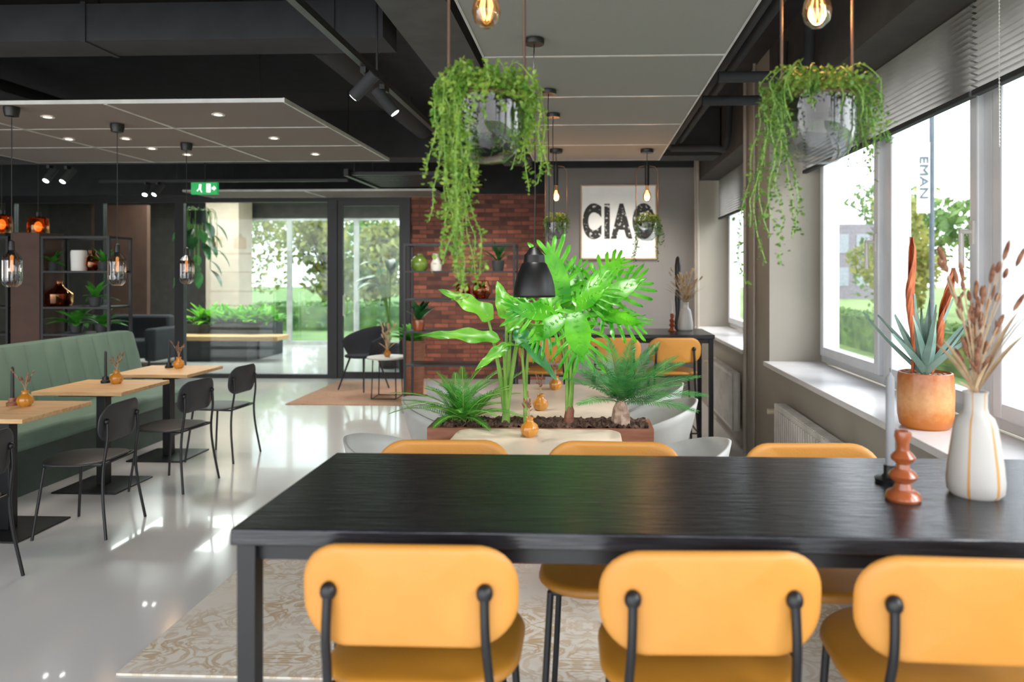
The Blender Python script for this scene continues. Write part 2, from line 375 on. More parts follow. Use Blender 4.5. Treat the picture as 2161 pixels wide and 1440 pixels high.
single('trim_1',MB().box(1.37,1.8,-1.6,5.62,.87,.905),m_sill,'white stone window sill','window sill',kind=S,bevel=.006,smooth=False)
single('trim_2',MB().box(1.37,1.8,6.42,9.2,.87,.905),m_sill,'white stone window sill','window sill',kind=S,bevel=.006,smooth=False)
def blind(y0,y1,z0,z1,x):
    t=thing('pleated_blind','grey honeycomb pleated blind half lowered in the window','blind',(x,0,0))
    n=int((z1-z0)/.026); vs=[];fs=[]
    for i in range(n*2+1):
        z=z0+(z1-z0)*i/(2*n); xx=.017 if i%2 else -.017
        vs+=[(xx,y0,z),(xx,y1,z)]
    for i in range(2*n): fs.append([2*i,2*i+1,2*i+3,2*i+2])
    part(t,'blind_fabric',MB().add(vs,fs),m_blind,smooth=False)
    part(t,'bottom_rail',MB().box(-.018,.018,y0,y1,z0-.025,z0),m_duct,bevel=.003)
    return t
blind(-.9,3.15,2.39,3.0,1.68); blind(3.17,5.58,2.39,3.0,1.68); blind(6.45,9.15,2.3,3.0,1.68)
bc=MB()
bc.tube([(1.64,2.9,2.99),(1.64,2.9,2.1)],.0015,4)
for i in range(60): bc.ball((1.64,2.9,2.98-i*.0148),.004,n=6,k=4)
single('blind_cord',bc,m_white,'white beaded blind pull cord','cord')
single('trim_3',MB().box(-1.08,-.72,-1,9.2,2.98,ZC),m_beam,'dark grey ceiling beam','beam',kind=S,smooth=False)
single('trim_4',MB().box(-12,1.4,7.6,7.95,2.84,ZC),m_ceil,'charcoal cross beam','beam',kind=S,smooth=False)
single('trim_8',MB().box(-12,-1.08,3.1,3.45,2.98,ZC),m_duct,'charcoal cross beam','beam',kind=S,smooth=False)
def pipe(pts,r,mat,name,label,n=16,hang=()):
    b=MB().tube(smooth_path(pts,5) if len(pts)>2 else pts,r,n)
    for (x,y,z) in hang: b.cyl((x,y,z),(x,y,ZC-.002),.006,n=6)
    return single(name,b,mat,label,'pipe' if 'pipe' in name else 'duct')
b=MB().box(-9,-1.2,4.12,4.42,2.98,3.2)
for x in (-7.5,-6,-4.5,-3,-1.5): b.box(x-.015,x+.015,4.11,4.43,2.97,3.21); b.cyl((x,4.25,3.2),(x,4.25,ZC-.002),.006,n=6)
single('air_duct',b,m_ceil,'flat rectangular charcoal ventilation duct under the ceiling','duct',smooth=False)
pipe([(-1.75,4.6,3.12),(-1.75,7.5,3.12)],.10,m_duct,'air_duct','round charcoal duct along the ceiling',hang=((-1.75,5,3.12),(-1.75,7,3.12)))
pipe([(-6.5,4.7,3.12),(-6.5,7.5,3.12)],.14,m_duct,'air_duct','round charcoal duct along the ceiling',hang=((-6.5,5,3.12),(-6.5,7,3.12)))
pipe([(-5.0,4.7,3.2),(-5.0,7.5,3.2)],.05,m_duct,'ceiling_pipe','charcoal pipe along the ceiling',hang=((-5,5,3.2),(-5,7,3.2)))
pipe([(-9,3.8,3.24),(-1.3,3.8,3.24)],.04,m_duct,'ceiling_pipe','charcoal pipe along the ceiling',hang=((-5,3.8,3.2),(-2,3.8,3.2)))
for i,(x,z) in enumerate(((.86,2.92),(.98,2.99))):
    pipe([(x,-.9,z),(x,7.55,z)],.028,m_duct,'ceiling_pipe','thin charcoal pipe along the ceiling',10,hang=((x,1,z),(x,5,z)))
for y in (4.4,5.0,6.9):
    pipe([(.8,y,2.80),(1.2,y,2.80),(1.33,y,2.82),(1.36,y,3.2)],.035,m_duct,'ceiling_pipe','charcoal pipe bending up beside the window lintel',12)
tr=MB()
for i in range(8): tr.box(-2.75,-1.4,8.1+i*.15,8.16+i*.15,2.72,2.76)
tr.box(-2.78,-2.73,8.0,9.3,2.70,2.78).box(-1.42,-1.37,8.0,9.3,2.70,2.78)
for x in (-2.76,-1.4):
    for y in (8.3,9.0): tr.box(x-.006,x+.006,y,y+.012,2.78,ZC-.003)
single('cable_tray',tr,m_black,'black ladder cable tray hung under the ceiling','cable tray',smooth=False)
for (x,y,r) in ((1.395,6.02,.013),(1.39,6.34,.018),(1.385,9.02,.02),(1.385,9.2,.02)):
    single('heating_pipe',MB().cyl((x,y,.0),(x,y,ZC),r),m_pipe,'taupe painted vertical heating pipe against the wall','pipe')
ZR=2.72
def raft(x0,x1,y0,y1,xseams,yseams,mat,label):
    t=thing('acoustic_ceiling_panel',label,'ceiling panel',(0,0,ZR))
    part(t,'panel',MB().box(x0,x1,y0,y1,0,.022),mat,smooth=False)
    e=.012
    fr=MB().box(x0-e,x0,y0-e,y1+e,-.004,.026).box(x1,x1+e,y0-e,y1+e,-.004,.026).box(x0,x1,y0-e,y0,-.002,.024).box(x0,x1,y1,y1+e,-.002,.024)
    for x in xseams: fr.box(x-.012,x+.012,y0,y1,-.005,0)
    for y in yseams: fr.box(x0,x1,y-.009,y+.009,-.004,0)
    part(t,'edge_trim',fr,m_alu,smooth=False)
    for x in (x0+.3,x1-.3):
        for y in (y0+.3,y1-.3): part(t,'hanger',MB().cyl((x,y,.022),(x,y,ZC-ZR-.002),.004,n=6),m_black)
raft(-.535,.70,-1,7.1,[],[-.6,.25,1.1,1.96,2.82,3.68,4.53,5.39,6.25],m_raft,'long suspended grey acoustic panel with pale metal edges')
raft(-5.6,-2.0,4.6,7.05,[-3.2,-4.4],[5.4,6.2],m_raftl,'suspended dark grey acoustic panel with pale metal edges')
raft(-5.6,-2.1,9.65,10.45,[-3.9],[],m_raftl,'suspended dark grey acoustic panel with pale metal edges')
for (u,v) in ((100,245),(145,292),(265,291),(460,240),(578,290),(665,324),(395,325),(320,312)):
    d_=1.12*1500/(575-v); p=W(u,v,d_); 
    t=thing('recessed_downlight','small round white recessed downlight in the ceiling panel','light',(p.x,p.y,ZR-.006),group='downlights in the ceiling panels')
    part(t,'lens',MB().lathe([(0.0001,-.004),(.026,-.004)],20),m_down); part(t,'trim_ring',MB().lathe([(.026,-.004),(.042,-.006),(.045,0)],20),m_white)
XT=-1.2
single('lighting_track',MB().box(XT-.018,XT+.018,.5,7.5,2.70,2.735).box(XT-.005,XT+.005,1,1.01,2.73,ZC).box(XT-.005,XT+.005,4.0,4.01,2.73,ZC).box(XT-.005,XT+.005,7.2,7.21,2.73,ZC),m_black,'black ceiling lighting track with pale edge','lighting track',smooth=False)
single('track_edge_strip',MB().box(XT-.026,XT-.018,.5,7.5,2.718,2.728),m_alu,'pale metal strip along the black lighting track','metal strip',smooth=False)
def spot(loc,dirv,label,s=1.0):
    t=thing('track_spotlight',label,'spotlight',loc,group='spotlights on the black track')
    dv=Vector(dirv).normalized(); c=Vector((0,0,-.08))
    part(t,'bracket',MB().box(-.015,.015,-.05,.05,-.03,0).cyl((0,0,-.02),(0,0,-.09),.008,n=8),m_black)
    part(t,'lamp_body',MB().tube([c-dv*.08*s,c-dv*.075*s,c+dv*.1*s,c+dv*.105*s],[.03*s,.036*s,.036*s,.034*s],20),m_duct)
    part(t,'lens',MB().tube([c+dv*.1055*s,c+dv*.108*s],.027*s,16),m_spotg)
spot((XT,3.80,2.70),(-.6,.15,-.55),'black cylinder spotlight aimed down from the track',.95)
spot((XT,4.15,2.70),(.55,.1,-.7),'black cylinder spotlight with a bright lens on the track',.95)
for (u,v,d_) in ((108,350,7.35),(145,352,7.35),(310,385,9.0),(335,385,9.0)):
    p=W(u,v,d_); spot((p.x,p.y,p.z),(R.uniform(-.3,.3),-.6,-.8),'small black ceiling spotlight, lit')
p=W(125,345,7.35)
single('lighting_track',MB().box(-6.2,-4.2,p.y-.02,p.y+.02,p.z,p.z+.03).box(-5.2,-5.19,p.y,p.y+.01,p.z+.03,ZC),m_black,'black ceiling lighting track','lighting track',smooth=False)
p=W(322,385,9.0)
single('lighting_track',MB().box(-6.2,-3.0,p.y-.02,p.y+.02,p.z,p.z+.03).box(-5.2,-5.19,p.y,p.y+.01,p.z+.03,ZC),m_black,'black ceiling lighting track','lighting track',smooth=False)

# ---------------------------------------------------------------- chairs
def chair(name,label,cat,sh,bt,bh,bw,pt,smat,bmat,foot,group):
    t=thing(name,label,cat,group=group)
    part(t,'seat',MB().pad(rr(.42,.41,.15),pt,lambda a,b,c:Vector((a,b+.01,sh-pt/2+c-.25*a*a*(1 if c>0 else .6))),e=min(.016,pt/2),dome=.006),smat)
    zc=bt-bh/2; lean=.12
    part(t,'backrest',MB().pad(rr(bw,bh,bh*.42),pt*.85,lambda a,b,c:Vector((a,-.205-lean*(b+.1)*.8+.75*a*a+c,zc+b)),e=min(.013,pt/2.4)),bmat)
    kz=bt-bh*.44; ky=-.205-lean*(kz-zc+.1)*.8+.75*.155**2-pt*.45-.008
    for sx in (-1,1):
        part(t,'leg',MB().tube(smooth_path([(sx*.205,-.235,0),(sx*.18,-.2,sh*.55),(sx*.165,-.195,sh-.04),(sx*.158,ky-.002,sh+(kz-sh)*.5),(sx*.155,ky,kz)],6),.0095 if foot else .0085,10),m_black)
        part(t,'leg',MB().tube([(sx*.21,.2,0),(sx*.17,.155,sh-.035)],.0095 if foot else .0085,10),m_black)
        part(t,'bolt',MB().ball((sx*.155,ky+.004,kz),.017,.016,.019,n=12,k=8),m_black)
    ub=MB().tube([(-.17,-.19,sh-pt-.008),(.17,-.19,sh-pt-.008)],.008,8).tube([(-.17,.155,sh-pt-.008),(.17,.155,sh-pt-.008)],.008,8).tube([(-.17,-.19,sh-pt-.008),(-.17,.155,sh-pt-.008)],.008,8).tube([(.17,-.19,sh-pt-.008),(.17,.155,sh-pt-.008)],.008,8)
    part(t,'seat_frame',ub,m_black)
    if foot:
        z=foot; q=z/sh
        a=[(.21-.04*q,.2-.045*q,z),(-.21+.04*q,.2-.045*q,z),(-.2+.02*q,-.23+.025*q,z),(.2-.02*q,-.23+.025*q,z)]
        fb=MB()
        for i in range(4): fb.tube([a[i],a[(i+1)%4]],.007,8)
        part(t,'footrest',fb,m_black)
    return t
st=chair('bar_stool','ochre leather bar stool with black tube frame','bar stool',.78,1.063,.210,.437,.03,m_yelseat,m_yel,.28,'ochre bar stools')
YN=1.385
st.location=(-.357,YN+.215,0)
dup(st,(.235,YN+.205,0),.03); dup(st,(.742,YN+.19,0),-.04)
for x,a in ((-.452,.02),(.075,-.03),(.70,.03)): dup(st,(x,2.05,0),pi+a,'ochre leather bar stool tucked in facing the black table')
for x,a in ((.708,.03),(.22,0),(-.35,-.05)): dup(st,(x,5.87+.2,0),a,'ochre bar stool at the tall table by the greige wall')
ch=chair('dining_chair','black dining chair with curved back at an oak table','chair',.46,.80,.235,.40,.014,m_plasticblk,m_plasticblk,None,'black dining chairs')
ch.location=(-3.12,4.33,0); ch.rotation_euler=(0,0,pi/2+.05)
dup(ch,(-3.12,5.24,0),pi/2-.12); dup(ch,(-3.17,6.05,0),pi/2-.1); dup(ch,(-3.2,3.42,0),pi/2+.05)

# ---------------------------------------------------------------- bar tables
def bartable(x0,x1,y0,y1,label):
    H=1.057
    t=thing('bar_table',label,'table',((x0+x1)/2,(y0+y1)/2,0)); w=(x1-x0)/2; d=(y1-y0)/2
    part(t,'tabletop',MB().box(-w,w,-d,d,H-.036,H),m_blackwood,bevel=.004)
    part(t,'apron',MB().box(-w+.05,w-.05,-d+.03,-d+.055,H-.075,H-.036).box(-w+.05,w-.05,d-.055,d-.03,H-.075,H-.036).box(-w+.02,-w+.045,-d+.05,d-.05,H-.075,H-.036).box(w-.045,w-.02,-d+.05,d-.05,H-.075,H-.036),m_black,smooth=False)
    for sx in (-1,1):
        for sy in (-1,1):
            cx=sx*(w-.03); cy=sy*(d-.03)
            part(t,'leg',MB().box(cx-.02,cx+.02,cy-.02,cy+.02,0,H-.036),m_black,bevel=.002)
    return t
bartable(-.757,1.33,1.475,2.115,'tall black stained wood table with square metal legs')
bartable(-.75,1.10,6.2,6.9,'tall black table beside the greige wall')
def oaktable(cx,cy,w,d):
    t=thing('dining_table','square light oak table on a black pedestal','table',(cx,cy,0),group='oak pedestal tables along the bench')
    part(t,'tabletop',MB().box(-w/2,w/2,-d/2,d/2,.722,.75),m_oak,bevel=.003)
    part(t,'pedestal',MB().box(-.035,.035,-.035,.035,.012,.70).box(-.2,.2,-.2,.2,.70,.722),m_black,bevel=.003)
    part(t,'base_plate',MB().box(-.24,.24,-.22,.22,0,.012),m_black,bevel=.004)
    return t
TB=[(-3.60,4.28),(-3.63,5.20),(-3.65,6.06)]
for x,y in TB: oaktable(x,y,.66,.58)
# ---------------------------------------------------------------- bench
t=thing('upholstered_bench','long sage green channel tufted bench along the oak tables','bench',(-4.6,0,0))
vs=[];fs=[]; chn=.2; y0,y1=3.2,7.0; K=8; n=int(round((y1-y0)/chn*K))
for j in range(n+1):
    y=y0+(y1-y0)*j/n; fr=(j%K)/K; bl=.022*math.sqrt(max(0,math.sin(pi*fr)))
    ed=0 if (y1-y)>.10 else .06*(1-math.sqrt(max(0,1-((.10-(y1-y))/.10)**2)))
    pr=[(.16+bl,.40),(.12+bl,.6),(.07+bl,.8),(.025+bl,.99-ed),(.018+bl*.8,1.012-ed),(.0+bl*.3,1.02-ed),(-.08,1.02-ed),(-.1,1.0-ed),(-.1,.0)]
    for a,z in pr: vs.append((a,y,z))
m_=9
for j in range(n):
    for i in range(m_-1): fs.append([j*m_+i,j*m_+i+1,(j+1)*m_+i+1,(j+1)*m_+i])
fs.append(list(range(m_))); fs.append([n*m_+i for i in range(m_)][::-1])
part(t,'backrest',MB().add(vs,fs),m_green)
part(t,'seat',MB().box(.1,.62,y0,y1,.33,.46),m_green,bevel=.035)
part(t,'plinth',MB().box(.0,.56,y0+.02,y1-.03,0,.33),m_greendk,bevel=.004)
# ---------------------------------------------------------------- white tables + tub chairs
def whitetable(cx,y0,y1):
    cy=(y0+y1)/2; t=thing('dining_table','cream rounded rectangular dining table','table',(cx,cy,0))
    part(t,'tabletop',MB().pad(rr(.88,y1-y0,.09),.026,lambda a,b,c:Vector((a,b,.737+c)),e=.012),m_cream)
    for sx in (-1,1):
        for sy in (-1,1): part(t,'leg',MB().tube([(sx*.38,sy*((y1-y0)/2-.08),0.009),(sx*.3,sy*((y1-y0)/2-.2),.725)],[.014,.02],12),m_white)
whitetable(-.265,2.62,3.865); whitetable(-.245,4.16,5.4)
def tub(name,label,mat,legm,group,sc=1,seatm=None):
    t=thing(name,label,'chair',group=group); vs=[];fs=[]; A=30; J=9
    for i in range(A+1):
        a=math.radians(-118+236*i/A); q=abs(a)/math.radians(118); rim=.80-.17*q**1.6
        for j in range(J+1):
            s=j/J; r=.10+.19*s**.42; z=.42+(rim-.42)*s**1.5
            vs.append((r*math.sin(a)*(1+.02*s),-r*math.cos(a)-.03*s*(1-q),z))
    for i in range(A):
        for j in range(J): k=i*(J+1)+j; fs.append([k,k+1,k+J+2,k+J+1])
    part(t,'shell',MB().add(vs,fs),mat,solid=.014)
    part(t,'seat',MB().pad(rr(.44,.42,.19),.035,lambda a,b,c:Vector((a,b+.03,.435+c)),e=.015,dome=.01),seatm or mat)
    for sx in (-1,1):
        for sy in (-1,1): part(t,'leg',MB().tube([(sx*.23,sy*.22+.01,0),(sx*.12,sy*.12+.01,.42)],[.009,.014],10),legm)
    t.scale=(sc,)*3; return t
tc=tub('tub_chair','pale grey moulded tub chair at the cream table',m_greyshell,m_white,'pale tub chairs')
tc.location=(-.85,3.42,.009); tc.rotation_euler=(0,0,-pi/2+.1)
for x,y,a in ((.35,3.4,pi/2-.08),(-.85,4.47,-pi/2),(.36,4.47,pi/2),(-.85,5.12,-pi/2+.1),(.36,5.12,pi/2)): dup(tc,(x,y,.009),a)
lc=tub('lounge_chair','black low lounge chair beside the small round table',m_navy,m_black,None,1.05)
lc.location=(-3.05,9.6,.009); lc.rotation_euler=(0,0,pi-.5)
t=thing('coffee_table','small round white top side table with black wire base','table',(-2.55,8.95,.009))
part(t,'tabletop',MB().lathe([(.0001,.5),(.25,.5),(.255,.51),(.25,.52),(.0001,.52)],36),m_white)
b=MB()
for i in range(4):
    a=pi/4+i*pi/2; b.tube([(.2*math.cos(a),.2*math.sin(a),.5),(.22*math.cos(a),.22*math.sin(a),.008),(.22*math.cos(a+pi/2),.22*math.sin(a+pi/2),.008)],.008,8)
part(t,'wire_base',b,m_black)
single('patterned_rug',MB().box(-1.87,1.2,2.75,5.6,0,.009),m_rug,'cream vintage rug with faded ochre ornament','rug',smooth=False)
single('area_rug',MB().box(-3.65,-1.9,8.45,10.3,0,.009),m_rugp,'faded terracotta rug under the lounge chair','rug',smooth=False)

# ---------------------------------------------------------------- central planter & plants
PX,PY=-.262,4.01; DD=.13
t=thing('planter_box','terracotta coloured wooden planter box between the cream tables','planter',(PX,PY,.009))
b=MB().box(-.62,.62,-.14,-.115,0,.738).box(-.62,.62,.115,.14,0,.738).box(-.62,-.595,-.115,.115,0,.738).box(.595,.62,-.115,.115,0,.738).box(-.595,.595,-.115,.115,0,.68)
part(t,'box_body',b,m_terra,smooth=False)
vs=[];fs=[]; nx=80; ny=18
for j in range(ny+1):
    for i in range(nx+1): vs.append((-.594+1.188*i/nx,-.114+.228*j/ny,.74+R.uniform(-.014,.022)))
for j in range(ny):
    for i in range(nx): k=j*(nx+1)+i; fs.append([k,k+1,k+nx+2,k+nx+1])
part(t,'bark_mulch',MB().add(vs,fs),m_mulch,smooth=False)
def split_leaf(mb,m,L,Wd,n=9,droop=.18,side=.35):
    def pos(x,y): return Vector((x,y,-droop*L*(x/L)**2-side*y*y/max(Wd,.01)+.012*abs(y)/Wd*math.sin(x/L*40)))
    vs=[];fs=[]; nx_=10
    for i in range(nx_+1):
        s=i/nx_; w=Wd*.5*(.34*math.sin(pi*min(1,s*.8+.14))**.8)*(1 if s<.97 else .3)
        for q in (-1,-.5,0,.5,1): p=pos(L*.92*s,q*w*2); p.z-=.004*(q==0)-.001; vs.append(p)
    for i in range(nx_):
        for j in range(4): k=i*5+j; fs.append([k,k+1,k+6,k+5])
    mb.add(vs,fs,m)
    for sgn in (-1,1):
        for i in range(n):
            t=i/(n-1); bx=L*(.03+.80*t); ang=math.radians(125-92*t**.85)
            ln=Wd*(.50+.36*math.sin(pi*(.2+.6*t)))*(1 if t<.9 else .72)*(.9 if i==0 else 1)*R.uniform(.9,1.06)
            w0=L*.80/n*.52
            dx,dy=math.cos(ang),math.sin(ang)*sgn; nx2,ny2=-dy,dx
            segs=[(0,1.1),(.3,1.0),(.5,.8),(.7,.86),(.85,.8),(.95,.5),(1,.10)]; vs=[]
            for s,w in segs:
                cx=bx+dx*ln*s+.18*ln*s*s; cy=dy*ln*s; ww=w0*w*(1-.2*t)
                p=pos(cx+nx2*ww,cy+ny2*ww); c=pos(cx,cy); q=pos(cx-nx2*ww,cy-ny2*ww); c.z-=.005
                vs+=[p,c,q]
            fs=[]
            for k in range(len(segs)-1): fs+=[[3*k,3*k+1,3*k+4,3*k+3],[3*k+1,3*k+2,3*k+5,3*k+4]]
            mb.add(vs,fs,m)
    vs=[];fs=[]; seg=[(.78,.09),(.9,.08),(1.0,.05),(1.06,.005)]
    for s,w in seg: vs+=[pos(L*s,Wd*w),pos(L*s,0)-Vector((0,0,.004)),pos(L*s,-Wd*w)]
    for k in range(len(seg)-1): fs+=[[3*k,3*k+1,3*k+4,3*k+3],[3*k+1,3*k+2,3*k+5,3*k+4]]
    mb.add(vs,fs,m)
def blade(mb,m,L,Wd,prof=None,droop=.3,wave=.0,fold=.3,nx=14,ny=6,thick=0):
    vs=[];fs=[]; ph=R.uniform(0,6)
    for i in range(nx+1):
        s=i/nx; w=(prof(s) if prof else math.sin(pi*min(1,s*.96+.03))**.8)*Wd/2
        for j in range(ny+1):
            q=-1+2*j/ny
            vs.append((L*s*(1-.12*droop*s),q*w,-droop*L*s*s+fold*abs(q)*w+wave*abs(q)**2*w*math.sin(s*16+ph+q*2)))
    for i in range(nx):
        for j in range(ny): k=i*(ny+1)+j; fs.append([k,k+1,k+ny+2,k+ny+1])
    mb.add(vs,fs,m)
def taro(s): return max(0.02,(min(1,s/.12)**.6)*(1-s)**.62*1.35*(.75+.25*math.sin(pi*s)))
def frond(mbl,mbs,p0,dirv,L,n,ll,droop,lw,la=55,up=(0,0,1),vee=.25):
    m=frame(p0,dirv,up); P=[]
    for i in range(n+1):
        s=i/n; P.append(m@Vector((L*s*(1-.25*droop*s),0,-droop*L*s*s)))
    mbs.tube(P[::3] if len(P)>9 else P,.0022,5)
    for i in range(int(n*.12),n+1):
        s=i/n; tng=(P[min(i+1,n)]-P[max(i-1,0)]).normalized(); sd=tng.cross(Vector(up)); 
        if sd.length<.01: sd=Vector((1,0,0))
        sd.normalize(); nr=sd.cross(tng)
        l=ll*(math.sin(pi*(.15+.8*s))**.7); a=math.radians(la*(1-.45*s))
        for sg in (-1,1):
            dv=tng*math.cos(a)+sd*sg*math.sin(a)+nr*vee+Vector((R.uniform(-.05,.05),R.uniform(-.05,.05),R.uniform(-.06,.06))); dv.normalize()
            wv=tng*lw; q0=P[i]; q1=q0+dv*l*.45-Vector((0,0,l*.03)); q2=q0+dv*l-Vector((0,0,l*.18))
            mbl.add([q0-wv*.4,q0+wv*.4,q1+wv,q1-wv,q2],[[0,1,2,3],[3,2,4]])
Zs=.75
base=Vector((W(1200,880,3.88+DD).x,PY,Zs))
t=thing('split_leaf_philodendron','tall bright green split leaf plant growing in the planter box','plant',base)
lf=MB();sm=MB();tk=MB()
tk.tube([(0,0,-.02),(.0,0,.03),(.005,0,.07),(.0,0,.1)],[.035,.028,.026,.02],12)
CU=(0,-.85,.55)
targets=[((1190,650,3.95),(1160,520,3.88),.20,CU),((1218,640,4.02),(1212,556,4.08),.17,CU),((1250,645,3.9),(1350,582,3.82),.19,CU),((1240,618,4.0),(1312,538,4.05),.18,CU),
 ((1172,662,3.8),(1082,645,3.68),.17,CU),((1212,660,3.75),(1228,752,3.6),.21,(0,-.9,.4)),((1250,655,3.8),(1356,672,3.72),.17,(0,-.6,.8)),((1188,668,3.75),(1118,715,3.66),.16,CU),
 ((1216,646,3.82),(1270,602,3.68),.17,CU),((1180,640,3.92),(1120,590,3.95),.16,CU)]
for (uv,tp,Wd,up) in targets:
    pb=W(uv[0],uv[1],uv[2]+DD); pt_=W(tp[0],tp[1],tp[2]+DD); p=pb-base; dv=pt_-pb; a=R.uniform(0,6.28)
    s0=Vector((.012*math.cos(a),.012*math.sin(a),.06)); mid=Vector((p.x*.35,p.y*.35,p.z*.6))
    sm.tube(smooth_path([s0,mid,p],7),[.010-.005*i/14 for i in range(15)],8)
    split_leaf(lf,frame(p,dv,up),dv.length*1.0,Wd,8)
part(t,'trunk',tk,m_terra); part(t,'stems',sm,m_stem); part(t,'leaves',lf,m_leafc)
base=Vector((W(1068,880,3.9+DD).x,PY-.01,Zs))
t=thing('elephant_ear_plant','tall lime green elephant ear plant in the planter box','plant',base)
lf=MB();sm=MB();ld=MB()
for (uv,tp,Wd,dk) in [((1028,665,3.8),(930,600,3.75),.11,0),((1068,660,3.85),(1050,588,3.9),.10,0),((1040,715,3.75),(885,692,3.65),.09,0),((1100,668,3.95),(1092,590,4.0),.10,0),((1095,705,3.72),(1180,795,3.6),.09,1),((1062,735,3.7),(1000,775,3.6),.07,0),((1078,690,3.8),(1130,640,3.75),.09,0)]:
    pb=W(uv[0],uv[1],uv[2]+DD); p=pb-base; dv=W(tp[0],tp[1],tp[2]+DD)-pb; mid=Vector((p.x*.45,p.y*.3,p.z*.55))
    sm.tube(smooth_path([(R.uniform(-.015,.015),R.uniform(-.015,.015),0),mid,p],7),[.015-.009*i/14 for i in range(15)],8)
    blade(ld if dk else lf,frame(p-dv.normalized()*.04,dv,(.1,-.7,.7)),dv.length+.04,Wd,taro,droop=.15,wave=.3,fold=.25,nx=22)
sm.tube([(.0,0,-.02),(.0,0,.05),(.0,0,.15)],[.026,.022,.014],12)
part(t,'stems',sm,m_stem); part(t,'leaves',lf,m_leaft); part(t,'dark_leaf',ld,m_leafd,label='darker drooping leaf')
base2=Vector((W(1108,880,3.85+DD).x,PY-.04,Zs))
t=thing('elephant_ear_plant','slim lime green elephant ear stem in the planter box','plant',base2)
sm=MB();lf=MB()
for (uv,dv) in [((1118,700,3.8+DD),(.3,-.5,.4)),((1100,735,3.75+DD),(-.4,-.6,.3))]:
    p=W(*uv)-base2; sm.tube(smooth_path([(0,0,-.01),(p.x*.2,p.y*.2,p.z*.5),p],6),[.012-.006*i/12 for i in range(13)],8)
    blade(lf,frame(p,dv),.16,.11,taro,droop=.3,wave=.2)
part(t,'stems',sm,m_stem); part(t,'leaves',lf,m_leaft)
base=Vector((W(965,885,3.85+DD).x,PY,Zs))
t=thing('potted_fern','feathery green fern spilling over the planter box','plant',base)
lf=MB();sm=MB()
for i in range(42):
    a=R.uniform(0,2*pi); el=R.uniform(.5,1.4); dv=(math.cos(a)*math.cos(el),math.sin(a)*math.cos(el),math.sin(el))
    frond(lf,sm,(R.uniform(-.05,.08),R.uniform(-.03,.03),0),dv,R.uniform(.28,.48),36,.07,R.uniform(.25,.6),.0042)
part(t,'stems',sm,m_stem); part(t,'fronds',lf,m_fern)
base=Vector((W(1310,880,3.82+DD).x,PY-.02,Zs))
t=thing('sago_palm','stiff green sago palm with short trunk in the planter box','plant',base)
lf=MB();sm=MB();tk=MB().lathe([(.0001,-.02),(.045,-.02),(.05,.03),(.04,.09),(.022,.13),(.0001,.14)],16,rib=.08,ribn=8)
for (u,v,dd) in ((1475,835,3.75),(1455,795,3.7),(1450,865,3.6),(1410,755,3.8),(1375,730,3.85),(1330,725,3.9),(1290,725,3.9),(1250,725,3.85),(1230,755,3.75),(1215,800,3.7),(1235,850,3.6),(1435,765,4.0),(1350,790,3.5),(1280,800,3.5),(1395,830,3.45),(1320,750,3.6),(1225,780,4.0),(1375,770,3.6),(1345,735,3.7),(1270,745,3.6),(1420,810,3.55),(1300,770,3.45)):
    dv=W(u,v,dd+DD)-(base+Vector((0,0,.12))); L_=dv.length*1.12; dv=dv.normalized()+Vector((0,0,.22))
    frond(lf,sm,(0,0,.12),dv,L_,40,.082,.24,.0045,la=62,up=(0,-.35,.95),vee=.22)
part(t,'trunk',tk,m_trunk); part(t,'stems',sm,m_cyc); part(t,'fronds',lf,m_cyc)

# ---------------------------------------------------------------- hanging planters
def hangplanter(x,y,label,sc=1.0):
    t=thing('pendant_planter_lamp',label,'lamp',(x,y,0),group='pendant lamps with a glass plant bowl')
    zb=1.885; w=.1
    part(t,'frame',MB().tube([(-w,0,2.055),(-w,0,2.52),(-w+.03,0,2.56),(0,0,2.57),(w-.03,0,2.56),(w,0,2.52),(w,0,2.055)],.0038,8).tube([(.1*math.cos(a*pi/18),.1*math.sin(a*pi/18),2.055) for a in range(37)],.004,6),m_bronze)
    part(t,'bowl',MB().lathe([(.0001,zb),(.05,zb+.006),(.082,zb+.035),(.095,zb+.08),(.097,zb+.17)],36),m_bowl)
    part(t,'root_ball',MB().lathe([(.0001,zb+.12),(.05,zb+.125),(.075,zb+.15),(.07,zb+.17),(.0001,zb+.172)],28),m_soil)
    part(t,'socket',MB().lathe([(.0001,2.57),(.02,2.57),(.02,2.39),(.0001,2.39)],20),m_black)
    part(t,'bulb_glass',MB().lathe([(.013,2.39),(.016,2.35),(.034,2.31),(.038,2.285),(.032,2.26),(.015,2.245),(.0001,2.243)],24),m_bulbglass)
    f=MB()
    for i in range(6):
        a=i*pi/3; f.tube([(.006*math.cos(a),.006*math.sin(a),2.345),(.016*math.cos(a),.016*math.sin(a),2.30),(.008*math.cos(a+.5),.008*math.sin(a+.5),2.265)],.0018,5)
    part(t,'filament',f,m_fil)
    part(t,'cord',MB().cyl((0,0,2.57),(0,0,2.69),.003,n=8),m_black)
    part(t,'ceiling_cap',MB().lathe([(.0001,2.685),(.055,2.685),(.06,2.695),(.06,2.714),(.0001,2.714)],28),m_black)
    return t
